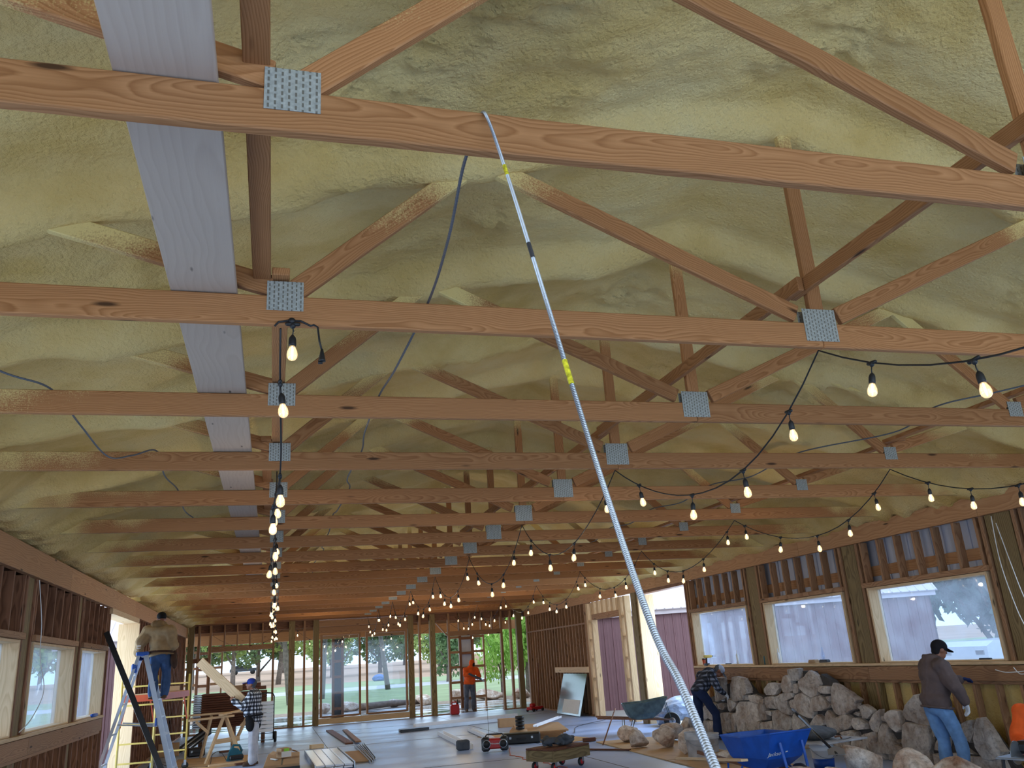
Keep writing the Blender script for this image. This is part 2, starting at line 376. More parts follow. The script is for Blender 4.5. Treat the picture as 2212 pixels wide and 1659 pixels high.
M['stone'] = stone_mat('limestone_veneer', srgb(158, 132, 112), srgb(190, 178, 168), srgb(222, 214, 206))
M['boulder'] = stone_mat('limestone_boulder', srgb(158, 118, 94), srgb(206, 188, 172), srgb(244, 238, 232))
M['skin'] = plain('skin', srgb(140, 92, 70), .5, 0, .06)
def cloth(name, col, var=.14): return plain(name, col, .85, 0, var, 9, .25, .2)
M['tan'] = cloth('tan_canvas', srgb(158, 132, 98), .2); M['tandark'] = cloth('dark_tan_canvas', srgb(138, 112, 80), .2); M['denim'] = cloth('blue_denim', srgb(62, 86, 124), .22); M['ltdenim'] = cloth('washed_denim', srgb(112, 150, 196), .2)  # second tan is a darker canvas for hood and hem band
M['navy'] = cloth('dark_denim', srgb(34, 46, 78)); M['khaki'] = cloth('pale_trousers', srgb(198, 196, 202)); M['brownjacket'] = cloth('brown_jacket', srgb(96, 82, 80))
M['hivis'] = cloth('orange_hoodie', srgb(232, 96, 40)); M['grey'] = cloth('grey_cloth', srgb(84, 88, 94)); M['blackcloth'] = cloth('black_cloth', srgb(30, 28, 30))
M['bluecap'] = cloth('blue_cap', srgb(48, 66, 150)); M['greycap'] = cloth('pale_grey_cap', srgb(176, 184, 200)); M['leather'] = cloth('tool_leather', srgb(70, 50, 40)); M['whiteglove'] = cloth('white_glove', srgb(214, 218, 226)); M['blueglove'] = cloth('navy_glove', srgb(40, 52, 96))
M['boot'] = cloth('brown_boot', srgb(98, 74, 58)); M['redcloth'] = cloth('red_cloth', srgb(188, 46, 48)); M['mudjeans'] = cloth('muddy_jeans', srgb(92, 98, 112), .3)
M['tarp'] = plain('silver_black_tarp', srgb(120, 134, 160), .3, 0, .6, 3, .4)
def plaid(name, dark, mid, light, sc):
    m, t, b = newmat(name); tc = N(t, 'ShaderNodeTexCoord'); sp = t.nodes.new('ShaderNodeSeparateXYZ'); t.links.new(tc.outputs['Object'], sp.inputs[0])
    u = mathn(t, 'FRACT', mathn(t, 'MULTIPLY', mathn(t, 'ADD', sp.outputs[0], mathn(t, 'MULTIPLY', sp.outputs[1], .8)), sc)); v = mathn(t, 'FRACT', mathn(t, 'MULTIPLY', sp.outputs[2], sc))
    a = mathn(t, 'LESS_THAN', u, .5); c = mathn(t, 'LESS_THAN', v, .5)
    s_ = mathn(t, 'MULTIPLY', mathn(t, 'ADD', a, c), .5)
    t.links.new(ramp(t, s_, [(.1, light), (.4, mid), (.9, dark)]).outputs['Color'], b.inputs['Base Color']); b.inputs['Roughness'].default_value = .9
    return m
M['plaid'] = plaid('black_white_plaid', srgb(22, 22, 28), srgb(96, 98, 108), srgb(226, 228, 232), 13)
M['plaid2'] = plaid('dark_plaid', srgb(18, 22, 32), srgb(52, 58, 74), srgb(122, 130, 150), 12)
def emit(name, col, s, base=(1, 1, 1, 1)):
    m, t, b = newmat(name); b.inputs['Emission Color'].default_value = col; b.inputs['Emission Strength'].default_value = s; b.inputs['Base Color'].default_value = base; return m
M['filament'] = emit('lit_filament', (1, .72, .36, 1), 26)
def bulbglass():
    m, t, b = newmat('lit_bulb_glass'); t.nodes.remove(b); out = t.nodes['Material Output']
    tr = N(t, 'ShaderNodeBsdfTransparent'); gl = N(t, 'ShaderNodeBsdfGlossy'); gl.inputs['Roughness'].default_value = .05; em = N(t, 'ShaderNodeEmission'); em.inputs[0].default_value = (1, .7, .34, 1); em.inputs[1].default_value = 1.0
    lw = N(t, 'ShaderNodeLayerWeight'); lw.inputs[0].default_value = .35
    a = N(t, 'ShaderNodeAddShader'); t.links.new(tr.outputs[0], a.inputs[0]); t.links.new(em.outputs[0], a.inputs[1])
    mx = N(t, 'ShaderNodeMixShader'); t.links.new(lw.outputs['Facing'], mx.inputs[0]); t.links.new(a.outputs[0], mx.inputs[1]); t.links.new(gl.outputs[0], mx.inputs[2]); t.links.new(mx.outputs[0], out.inputs[0]); return m
M['bulb'] = bulbglass()
M['lawn'] = plain('lawn_grass', srgb(146, 160, 118), .9, 0, .16, .6); M['field'] = plain('dry_field', srgb(178, 148, 124), .95, 0, .15, .15)
M['gravel'] = plain('mulch_gravel', srgb(150, 132, 116), .95, 0, .4, 5, .6); M['drive'] = plain('pale_driveway', srgb(190, 190, 192), .9, 0, .06, .4); M['dirt'] = plain('bare_ground', srgb(166, 160, 154), .95, 0, .2, .5)
def leaf(name, a, b_):
    m, t, b = newmat(name); oi = N(t, 'ShaderNodeNewGeometry'); n = noise(t, oi.outputs['Position'], 1.6, 3)
    c = ramp(t, n, [(.3, a), (.7, b_)]).outputs['Color']; t.links.new(c, b.inputs['Base Color']); b.inputs['Roughness'].default_value = .6
    tl = N(t, 'ShaderNodeBsdfTranslucent'); t.links.new(c, tl.inputs[0]); mx = N(t, 'ShaderNodeMixShader'); mx.inputs[0].default_value = .35
    t.links.new(b.outputs[0], mx.inputs[1]); t.links.new(tl.outputs[0], mx.inputs[2]); t.links.new(mx.outputs[0], t.nodes['Material Output'].inputs[0]); return m
M['leafdk'] = leaf('dark_leaves', srgb(84, 110, 74), srgb(138, 160, 106)); M['leafmid'] = leaf('green_leaves', srgb(126, 152, 86), srgb(186, 202, 124)); M['leaflt'] = leaf('bright_willow_leaves', srgb(130, 176, 72), srgb(190, 224, 120)); M['leafblue'] = leaf('blue_cedar_leaves', srgb(62, 92, 92), srgb(130, 164, 150))
M['bark'] = plain('tree_bark', srgb(118, 106, 98), .9, 0, .3, 8, .5)

M['armdark'] = plain('armour_groove', srgb(58, 60, 66), .5, .5)

M['coverblue'] = plain('faded_blue_cover', srgb(84, 116, 164), .6)
M['armgrey'] = plain('grey_cable_sheath', srgb(96, 98, 106), .45, .3)
# ---------------------------------------------------------------- the shell
XL, XR, YB, ZC, ZT = -2.84, 9.23, 31.56, 3.53, 3.69
TS = [2.461+1.68*k for k in range(20)]
ORD = 'nearest second third fourth fifth sixth seventh eighth ninth tenth eleventh twelfth thirteenth fourteenth fifteenth sixteenth seventeenth eighteenth nineteenth twentieth'.split()
def vnoise(shape, cells, seed, oct=4, gain=.5):
    r = np.random.RandomState(seed); out = np.zeros(shape); amp = 1
    for o in range(oct):
        cx_, cy_ = cells[0]*2**o, cells[1]*2**o
        g = r.rand(int(cx_)+3, int(cy_)+3)*2-1
        u = np.linspace(0, cx_, shape[0]); v = np.linspace(0, cy_, shape[1])
        i = u.astype(int); j = v.astype(int); fu = u-i; fv = v-j; fu = fu*fu*(3-2*fu); fv = fv*fv*(3-2*fv)
        a = g[np.ix_(i, j)]; b_ = g[np.ix_(i+1, j)]; c = g[np.ix_(i, j+1)]; d = g[np.ix_(i+1, j+1)]
        fu = fu[:, None]; fv = fv[None]
        out += amp*(a*(1-fu)*(1-fv)+b_*fu*(1-fv)+c*(1-fu)*fv+d*fu*fv); amp *= gain
    return out
def grid_mesh(name, X, Y, Z, m, smooth=True):
    nx, ny = Z.shape; me = bpy.data.meshes.new(name)
    co = np.stack([np.broadcast_to(X[:, None], Z.shape), np.broadcast_to(Y[None], Z.shape), Z], -1).reshape(-1, 3)
    i = np.arange(nx*ny).reshape(nx, ny); q = np.stack([i[:-1, :-1], i[:-1, 1:], i[1:, 1:], i[1:, :-1]], -1).reshape(-1)
    me.vertices.add(nx*ny); me.vertices.foreach_set('co', co.ravel()); nf = (nx-1)*(ny-1)
    me.loops.add(nf*4); me.loops.foreach_set('vertex_index', q); me.polygons.add(nf); me.polygons.foreach_set('loop_start', np.arange(nf)*4)
    me.polygons.foreach_set('use_smooth', np.full(nf, smooth)); me.materials.append(m); me.update(calc_edges=True); me.validate(); return me
# floor
fl = MB().box(((XL+XR)/2, 13.4, -.1), (XR-XL+.5, 36.5, .2)).build('floor', M['concrete']); tag(fl, 'pale grey concrete slab floor of the hall', 'floor', kind='structure')
jt = MB()
for y in (10.5, 16.5, 22.5, 28.0): jt.box((3.2, y, .001), (12, .012, .004))
for x in (1.35, 5.6): jt.box((x, 14, .001), (.012, 34, .004))
jt.build('control_joint', M['mortar'], fl)
# foam ceiling
def roofz(x): return 5.13-.25*np.abs(x-3.25)
def foam_ceiling():
    X = np.concatenate([np.arange(-3.1, 9.56, .05)]); Y = np.concatenate([np.arange(-3, 12, .04), np.arange(12, 36.2, .08)])
    xx = X[:, None]; yy = Y[None]
    base = roofz(xx)+.13
    n1 = vnoise((len(X), len(Y)), (9, 26), 1, 3); n2 = vnoise((len(X), len(Y)), (40, 120), 2, 3, .55); n3 = np.abs(vnoise((len(X), len(Y)), (95, 330), 3, 2))
    warp = vnoise((len(X), len(Y)), (10, 20), 5, 2)*.05
    ridge = np.zeros((len(X), len(Y)))
    for t in [TS[0]-1.68*2, TS[0]-1.68]+TS: ridge = np.maximum(ridge, np.exp(-np.abs((yy-t-warp)/.15)**3.2))
    mask = np.clip(vnoise((len(X), len(Y)), (12, 30), 9, 2)+.12, 0, 1)
    z = base-.05*n1-.035*n2*(.4+mask)-.06*n3*mask-ridge*(.205+.05*n1)
    # sagging lumps beside each rafter
    d = np.min([np.abs(yy-t-.28-warp) for t in TS], axis=0) if False else None
    e = np.clip((np.abs(xx-3.25)-5.35)/.62, 0, 1); e = e*e*(3-2*e)
    z = z*(1-e)+e*(3.47+.05*n2+.03*n3)
    z = np.maximum(z, 3.44)
    return grid_mesh('ceiling', X, Y, z, M['foam'])
ce = link(bpy.data.objects.new('ceiling', foam_ceiling())); tag(ce, 'lumpy cream spray foam on the underside of the pitched roof', 'ceiling', kind='structure')

# ---------------------------------------------------------------- walls
def wall(name, label): return empty(name, T(0, 0, 0), label, 'wall', kind='structure')
wl = wall('wall_left', 'open stud wall on the left with windows and a doorway')
wr = wall('wall_right', 'open stud wall on the right with three windows and a door gap')
wb = wall('wall_back', 'open post and stud wall across the far end of the hall')
def stud(w, x, y, z0, z1, dx=.2, dy=.05, m='stud', nm='stud'): return board(nm, (x, y, z0), (x, y, z1), dy, dx, M[m], w, (1, 0, 0))
def rail(w, nm, x, y0, y1, z, dx, dz, m='stud'): return board(nm, (x, y0, z), (x, y1, z), dx, dz, M[m], w)
def sheet(w, nm, x, y0, y1, z0, z1, m, t=.02, rib=0, rh=.02, side=1):
    b = MB().box((x, (y0+y1)/2, (z0+z1)/2), (t, y1-y0, z1-z0))
    if rib:
        k = int((y1-y0)/rib)
        for i in range(k+1): b.box((x-side*(t/2+rh/2), y0+i*rib, (z0+z1)/2), (rh, .03, z1-z0))
    return b.build(nm, M[m], w)
WIN = {'l': [(14.75, 16.75), (11.88, 14.25), (8.95, 11.3), (5.9, 8.3), (2.8, 5.2), (-.4, 2.0)], 'r': [(15.55, 17.97), (12.43, 14.92), (9.32, 11.8), (6.2, 8.6), (3.0, 5.5), (-.2, 2.3)]}
nwin = 0
def side_wall(w, x0, sg, wins, zs, zh, zb0, zb1, glassed, mstud, up_m, low_m, yend):
    """x0 interior face, sg outward direction, zs sill, zh window head, zb0..zb1 wall beam"""
    global nwin
    xc = x0+sg*.1
    segs = [(-3, 4.2), (4.2, 9.2), (9.2, 13.4), (13.4, 19.6), (19.6, 25.3), (25.3, YB-.05)]
    for a, b in segs: board('wall_beam', (x0-sg*.01, a+.002, (zb0+zb1)/2), (x0-sg*.01, b-.002, (zb0+zb1)/2), .08, zb1-zb0, M['beam'], w)
    rail(w, 'sill_plate', xc-sg*.02, -3, yend, zs-.02, .26, .04, 'pale')
    for a, b in ((-3, 2.5), (2.5, 8.8), (8.8, 12.1), (12.1, yend)): board('apron_board', (x0, a+.003, zs-.15), (x0, b-.003, zs-.15), .045, .2, M['stud'], w)
    rail(w, 'bottom_plate', xc, -3, yend, .022, .2, .044)
    rail(w, 'mid_plate', xc, -3, yend, zs-.27, .2, .045)
    y = -2.9
    while y < yend: stud(w, x0+sg*.065, y, .045, zs-.29, .10, .045, mstud); y += .42 if y < 8 else .4
    for i, (a, b) in enumerate(wins):
        rail(w, 'window_header', xc-sg*.02, a-.06, b+.06, zh+.04, .25, .075)
        for yy in (a-.09, b+.09): stud(w, xc, yy, zs, zb0, .2, .06, mstud)
        n = max(2, int((b-a)/.40)); 
        for k in range(n+1): stud(w, x0+sg*.07, a+.02+(b-a-.04)*k/n, zh+.078, zb0, .13, .045, mstud)
        if glassed(i):
            nwin += 1
            wn = empty('window_%d' % nwin, T(xc, (a+b)/2, zs), None, 'window', kind='structure')
            wn['label'] = ['fixed window in the left wall, next to the doorway', 'fixed window in the left wall, between two dark posts', 'fixed window in the left wall cut by the picture edge', 'smallest looking dusty window in the right wall, beside the open bay', 'middle dusty window in the right wall', 'dusty window in the right wall behind the man in the brown jacket'][nwin-1]
            MB().box((x0+sg*.17, (a+b)/2, (zs+zh)/2), (.012, b-a-.02, zh-zs-.02)).build('pane', M['dusty'], wn)
            for yy in (a+.022, b-.022): board('jamb', (xc, yy, zs+.002), (xc, yy, zh), .04, .22, M['pale'], wn, (1, 0, 0))
            board('head_jamb', (xc, a+.045, zh-.02), (xc, b-.045, zh-.02), .22, .036, M['pale'], wn)
            board('stool', (xc, a+.045, zs+.012), (xc, b-.045, zs+.012), .22, .02, M['pale'], wn)
            wn_list.append(wn)
    # boarded strip between the windows: full-height treated posts
    ws = sorted(wins)
    for (a0, b0), (a1, b1) in zip(ws[:-1], ws[1:]):
        g = a1-b0
        board('wall_post', (xc+sg*.02, (b0+a1)/2, 0), (xc+sg*.02, (b0+a1)/2, zb0), max(.12, g-.3), .2, M['treated'], w, (1, 0, 0))
    return
wn_list = []
side_wall(wl, XL, -1, WIN['l'], 1.32, 2.38, 3.12, 3.44, lambda i: i < 3, 'studdk', 'brown', 'foam', 16.85)
side_wall(wr, XR, 1, WIN['r'], 1.37, 2.52, 3.24, 3.52, lambda i: i < 3, 'stud', 'palesheet', 'foam', 18.08)
# sheathing behind the studs
for a, b in WIN['l']:
    sheet(wl, 'sheathing_board', XL-.215, a-.35, b+.25, 2.40, 3.46, 'brown')
sheet(wl, 'foam_fill', XL-.16, -3, 16.9, 0, 1.28, 'foam', .08)
for a, b in WIN['l']:
    pass
for (a0, b0), (a1, b1) in zip(sorted(WIN['l'])[:-1], sorted(WIN['l'])[1:]): sheet(wl, 'sheathing_board', XL-.215, b0+.003, a1-.003, 1.3, 2.42, 'brown')
for a, b in WIN['r']:
    sheet(wr, 'metal_sheet', XR+.26, a-.35, b+.32, 2.54, 3.6, 'palesheet', .01, .25, .02)
    board('girt', (XR+.22, a-.3, 2.78), (XR+.22, b+.3, 2.78), .04, .16, M['beam'], wr)
sheet(wr, 'foam_fill', XR+.16, -3, 18.05, 0, 1.33, 'foam', .08)
for (a0, b0), (a1, b1) in zip(sorted(WIN['r'])[:-1], sorted(WIN['r'])[1:]): sheet(wr, 'metal_sheet', XR+.26, b0+.003, a1-.003, 1.3, 2.56, 'burgundy', .01)
# left doorway 16.9..20.2 and the stud run beyond it
dl = empty('door_1', T(XL-.1, 18.5, 0), 'tall open doorway in the left wall behind the ladder', 'doorway', kind='structure')
board('jamb', (XL-.1, 16.92, 0), (XL-.1, 16.92, 3.02), .05, .24, M['studdk'], dl, (1, 0, 0))
board('jamb', (XL-.14, 20.15, 0), (XL-.14, 20.15, 3.02), .06, .42, M['pale'], dl, (1, 0, 0))
board('header', (XL-.1, 16.9, 3.07), (XL-.1, 20.2, 3.07), .3, .1, M['pale'], dl)
for k in range(28):
    y = 20.3+k*.41; stud(wl, XL-.1, y, .05, 3.12, .2, .05, 'studdk')
rail(wl, 'bottom_plate', XL-.1, 20.2, YB, .022, .2, .044); sheet(wl, 'sheathing_board', XL-.215, 20.25, YB, 0, 3.46, 'brown')
# right side: wide open bay 18.1..20.8, the far jamb, the narrow doorway 22.1..24.6, the stud run beyond
dr = empty('door_2', T(XR+.1, 19.5, 0), 'wide open bay in the right wall behind the bending man', 'doorway', kind='structure')
board('jamb', (XR+.1, 18.12, 0), (XR+.1, 18.12, 3.2), .06, .24, M['studdk'], dr, (1, 0, 0))
board('wide_jamb', (XR+.2, 20.86, 0), (XR+.2, 20.86, 3.16), .06, .44, M['pale'], dr, (1, 0, 0))
board('header', (XR+.1, 18.1, 3.21), (XR+.1, 20.9, 3.21), .26, .08, M['studdk'], dr)
board('door_post', (XR+.04, 21.12, 0), (XR+.04, 21.12, 3.24), .3, .16, M['treated'], dr, (1, 0, 0))
dn = empty('door_3', T(XR+.1, 23.3, 0), 'narrow framed doorway of pale studs in the right wall', 'doorway', kind='structure')
for y in (21.85, 22.2, 24.45, 24.8): board('jamb_stud', (XR+.08, y, 0), (XR+.08, y, 3.22), .13, .17, M['pale'], dn, (1, 0, 0))
for k in range(5):
    for y in (22.02, 24.62): board('block', (XR+.08, y-.14, .5+k*.55), (XR+.08, y+.14, .5+k*.55), .12, .07, M['pale'], dn)
board('header', (XR+.08, 22.25, 2.8), (XR+.08, 24.4, 2.8), .18, .16, M['stud'], dn)
for k in range(6): board('cripple', (XR+.08, 22.4+k*.38, 2.88), (XR+.08, 22.4+k*.38, 3.24), .16, .14, M['pale'], dn, (1, 0, 0))
for k in range(22): stud(wr, XR+.1, 25.08+k*.3, .05, 3.25, .2, .05, 'stud')
rail(wr, 'blocking_rail', XR+.08, 25.05, YB, 2.66, .16, .05); rail(wr, 'bottom_plate', XR+.1, 24.9, YB, .022, .2, .044); rail(wr, 'ledger_board', XR-.02, 25.05, 28.2, 1.31, .05, .17, 'pale')
sheet(wr, 'sheathing_board', XR+.215, 25.0, YB, 0, 3.56, 'brown')
# ---- back wall
def bpost(x, z0=0, z1=3.52, w=.2, d=.2, m='treated', nm='wall_post'): return board(nm, (x, YB, z0), (x, YB, z1), w, d, M[m], wb, (0, 1, 0))
for x in (-2.68, .65, 1.48, 4.84, 5.64, 8.95): bpost(x)
for x, z0, z1 in ((-2.05, 0, 3.5), (.03, 0, 3.5), (1.08, 0, 3.5), (5.17, 0, 3.5), (6.25, 0, 3.5), (8.26, 0, 3.5), (9.3, 0, 3.5), (-2.42, 2.3, 3.5), (8.62, 0, 3.5)): bpost(x, z0, z1, .075, .18, 'stud', 'stud')
for k in range(4): bpost(-1.6+k*.42, 2.78, 3.5, .05, .18, 'stud', 'stud')
for k in range(4): bpost(6.65+k*.42, 2.86, 3.5, .05, .18, 'stud', 'stud')
def brail(nm, x0, x1, z, dz, dy=.16, m='stud', y=YB): return board(nm, (x0, y, z), (x1, y, z), dy, dz, M[m], wb)
brail('header', -2.0, 0.0, 2.7, .17); brail('header', 6.29, 8.22, 2.77, .17); brail('header', -2.6, -2.1, 2.36, .14, .16, 'studdk')
for a, b in ((-2.78, 1.4), (4.95, 9.4)): brail('top_board', a, b, 3.38, .25, .04, 'studdk', YB+.12)
for a, b in ((-2.78, 3.2), (3.2, 9.4)): brail('top_plate', a, b, 3.52, .05, .2, 'studdk')
brail('window_board', 1.58, 4.74, 3.36, .2, .05, 'stud', YB-.06); brail('window_board', 1.58, 4.74, 3.14, .2, .05, 'stud', YB-.06)
brail('sill_beam', 1.58, 4.74, .115, .18, .1, 'pale', YB-.05)
for a, b in ((-2.58, -2.1), (.07, .55), (.75, 1.38), (4.95, 5.54), (5.74, 6.2), (8.3, 8.84)): brail('bottom_plate', a, b, .02, .04)
bd = board('brace', (5.78, YB, 3.2), (6.2, YB, 2.72), .05, .1, M['stud'], wb, (0, 1, 0))
for i, (a, b) in enumerate(((1.63, 3.04), (3.22, 4.70))):
    wn = empty('window_%d' % (7+i), T((a+b)/2, YB, .22), ['tall picture window at the far end, beside the sawhorse side', 'tall picture window at the far end, nearer the red can'][i], 'window', kind='structure')
    MB().box(((a+b)/2, YB, 1.62), (b-a-.12, .012, 2.7)).build('pane', M['glass'], wn)
    for x in (a+.035, b-.035): board('jamb', (x, YB, .24), (x, YB, 3.0), .07, .14, M['redwood' if 0 else 'stud'], wn, (0, 1, 0))
    for z in (.255, 2.975): board('rail', (a+.07, YB, z), (b-.07, YB, z), .14, .06, M['stud'], wn)

# ---------------------------------------------------------------- roof trusses
def make_truss():
    t = empty('roof_truss', T(0, 0, 0))
    W_ = M['truss']; th = .048
    board('bottom_chord', (-2.98, 0, (ZC+ZT)/2), (3.25, 0, (ZC+ZT)/2), th, ZT-ZC, W_, t, (0, 0, 1), .006)
    board('bottom_chord', (3.252, 0, (ZC+ZT)/2), (9.45, 0, (ZC+ZT)/2), th, ZT-ZC, W_, t, (0, 0, 1), .006)
    webs = [((-.05, 3.75), (-1.35, 4.10)), ((.07, 3.73), (1.14, 4.66)), ((3.10, 3.75), (1.06, 4.66)), ((3.40, 3.75), (5.44, 4.66)), ((6.43, 3.73), (5.36, 4.66)), ((6.55, 3.75), (7.85, 4.10))]
    for (xa, za), (xb, zb) in webs: board('web', (xa, 0, za), (xb, 0, zb), th*.94, .112, W_, t, (0, 0, 1), .005)
    board('king_post', (3.25, 0, 3.70), (3.25, 0, 5.16), .10, th*.94, W_, t, (0, 1, 0), .005)
    for sg in (-1, 1): board('top_chord', (3.25, 0, 5.21), (3.25+sg*6.3, 0, 5.21-6.3*.25), th, .13, W_, t)
    for x, w, h, z in ((.02, .185, .165, 3.688), (3.25, .235, .215, 3.675), (6.49, .16, .14, 3.69)):
        for sg in (-1, 1): link(bpy.data.objects.new('gusset_plate', MB().cbox((w, .004, h), .001).mesh('gusset_plate', M['galv'])), t, T(x, sg*(th/2+.0025), z))
    return t
tr0 = make_truss()
for i, y in enumerate(TS):
    o = copy_tree(tr0, T(0, y, 0)) if i < 19 else tr0
    tag(o, ('wooden roof truss, %s of the row overhead' % ORD[i]) if i < 18 else ('wooden roof truss over the porch, %s behind the rear wall' % ('first' if i == 18 else 'second')), 'truss', 'roof trusses')
    if i == 19: o.matrix_world = T(0, y, 0); WM[o.name] = T(0, y, 0)
# long whitewood board laid over the bottom chords, in lengths
for i, (a, b) in enumerate([(-.6, 2.47), (2.475, 5.82), (5.825, 10.86), (10.865, 15.9), (15.905, 21.0)]):
    o = board('catwalk_board', (-.38, a, ZT+.024), (-.38, b, ZT+.024), .32, .04, M['white'])
    tag(o, ['wide whitewood plank across the nearest truss, top of the picture', 'wide whitewood plank between the nearest and third trusses', 'wide stained whitewood plank between the third and sixth trusses', 'wide whitewood plank over the sixth to ninth trusses', 'wide whitewood plank farthest along the line'][i], 'plank', 'whitewood planks over the trusses')
# 2x4 braces nailed to the webs, lapped end to end
for i, k in enumerate([-1, 1, 3, 5, 7, 9, 11, 13, 15]):
    a = TS[0]+1.68*k-.08; b = a+1.68*2+.16; dx = -.10 if i % 2 == 0 else -.005
    if k == -1: a = -.6
    o = board('lateral_brace', (dx, a, 3.80+.004*(i % 2)), (dx, b, 3.80+.004*(i % 2)), .09, .042, M['truss'])
    tag(o, 'long brace by the whitewood planks, %s length of the line' % ORD[i], 'brace', 'braces beside the whitewood planks')
    xb = 3.165 if i % 2 == 0 else 3.12
    o = board('lateral_brace', (xb, a, 3.93), (xb, b, 3.93), .042, .095, M['truss'])
    tag(o, 'long brace beside the king posts, %s length of the line' % ORD[i], 'brace', 'braces beside the king posts')
    xc_ = 6.64 if i % 2 == 0 else 6.545
    if k >= 1:
        o = board('lateral_brace', (xc_, a, 3.845), (xc_, b, 3.845), .09, .042, M['truss'])
        tag(o, 'long brace above the small plates, %s length of the line' % ORD[i-1], 'brace', 'braces above the small plates')

# ---------------------------------------------------------------- string lights
sock = MB(); sock.capsule((-.028, 0, 0), (.028, 0, 0), .011, .011, 8, 2); sock.ell((0, 0, -.008), (.016, .014, .018), None, 8, 5)
sock.tube([(0, 0, -.015), (.003, 0, -.04), (0, 0, -.062)], .0035, 6); sock.lathe([(.006, -.060), (.015, -.072), (.0185, -.084), (.0195, -.112), (.018, -.122)], 10)
SOCK = sock.mesh('lamp_socket', M['black'], True)
bl = MB(); bl.lathe([(.013, -.118), (.017, -.13), (.026, -.150), (.0285, -.168), (.026, -.184), (.016, -.196), (.004, -.200)], 12, None, 0); bl.lathe([(.004, -.125), (.005, -.14), (.005, -.172), (.002, -.178)], 6, None, 1)
BULB = bl.mesh('bulb', [M['bulb'], M['filament']], True)
def strand(label, spans, nb, wob=0, extra=None):
    """spans: list of (p0, p1, sag): one continuous cord hung from hooks"""
    t = empty('string_light', T(*spans[0][0]), label, 'string lights', 'string lights under the trusses')
    pts = []; lamps = []
    for si, (p0, p1, sag) in enumerate(spans):
        p0 = Vector(p0); p1 = Vector(p1)
        for k in range(17):
            u = k/16; sk = u+.06*math.sin(si*2.1)*math.sin(math.pi*u)
            p = p0.lerp(p1, u); p.z -= 4*sag*sk*(1-sk); p.x += wob*math.sin(u*7+si*1.7)*math.sin(math.pi*u)
            if k or not si: pts.append(p)
        for b in range(nb):
            u = (b+.45+.25*math.sin(si*3+b))/nb; sk = u+.06*math.sin(si*2.1)*math.sin(math.pi*u)
            p = p0.lerp(p1, u); p.z -= 4*sag*sk*(1-sk); p.x += wob*math.sin(u*7+si*1.7)*math.sin(math.pi*u); lamps.append((p, (p1-p0)))
    c = MB().tube(pts, .0055, 6)
    if extra: extra(c)
    c.build('cord', M['black'], t, None, True)
    for i, (p, d) in enumerate(lamps):
        a = math.atan2(d.y, d.x); Mx = T(*p) @ Euler((random.uniform(-.14, .14), random.uniform(-.14, .14), a)).to_matrix().to_4x4()
        s = link(bpy.data.objects.new('lamp_socket', SOCK), t, Mx); link(bpy.data.objects.new('bulb', BULB), s, Mx)
    return t
HZ = ZC-.015
def spans(x, ks, sag, jig=.0):
    out = []
    for a, b in zip(ks[:-1], ks[1:]):
        out.append(((x, TS[0]+1.68*a, HZ), (x, TS[0]+1.68*b, HZ), sag+random.uniform(-.06, .04)))
    return out
def plug_end(c):
    y = TS[1]-.03
    c.tube([(-.03, y, HZ), (-.01, y-.01, HZ+.02), (.04, y-.01, HZ+.03), (.10, y-.01, HZ+.03), (.15, y-.01, HZ+.005), (.165, y-.01, HZ+.012), (.185, y-.01, HZ), (.195, y-.01, HZ-.08), (.205, y-.01, HZ-.12)], .0055, 6)
    c.lathe([(.006, 0), (.010, -.02), (.018, -.06), (.019, -.068), (.004, -.07)], 8, T(.208, y-.01, HZ-.12)); c.box((.200, y-.012, HZ-.195), (.022, .012, .014))
    c.ell((.055, y-.012, HZ+.028), (.02, .014, .018), None, 8, 5); c.tube([(.055, y-.012, HZ+.02), (.065, y-.012, HZ-.03)], .0035, 6)
sa = strand('string light under the left small plates, near end with a loose plug', spans(.0, [1, 3, 5, 7], .62), 5, .03, plug_end)
Mx = T(.06, TS[1]-.042, HZ+.01); s_ = link(bpy.data.objects.new('lamp_socket', SOCK), sa, Mx); link(bpy.data.objects.new('bulb', BULB), s_, Mx)
strand('string light under the left small plates, far half of the hall', spans(.02, [7, 9, 11, 13, 15, 17], .6), 5, .08)
strand('string light below the king posts, near half with the longest swags', spans(3.22, [-1, 1, 3, 5, 7], .58), 4)
strand('string light below the king posts, far half of the hall', spans(3.24, [7, 9, 11, 13, 15, 17], .6), 5)
strand('string light nearest the right wall, near half over the windows', spans(6.46, [1, 3, 5, 7, 9], .56), 5)
strand('string light nearest the right wall, far half toward the rear corner', spans(6.48, [9, 11, 13, 15, 17], .58), 5)
strand('string light swagged under the porch roof beyond the rear wall', [((a, TS[18], HZ), (b, TS[18], HZ), .75) for a, b in ((-2.4, .6), (.6, 3.4), (3.4, 6.2), (6.2, 9))], 5)

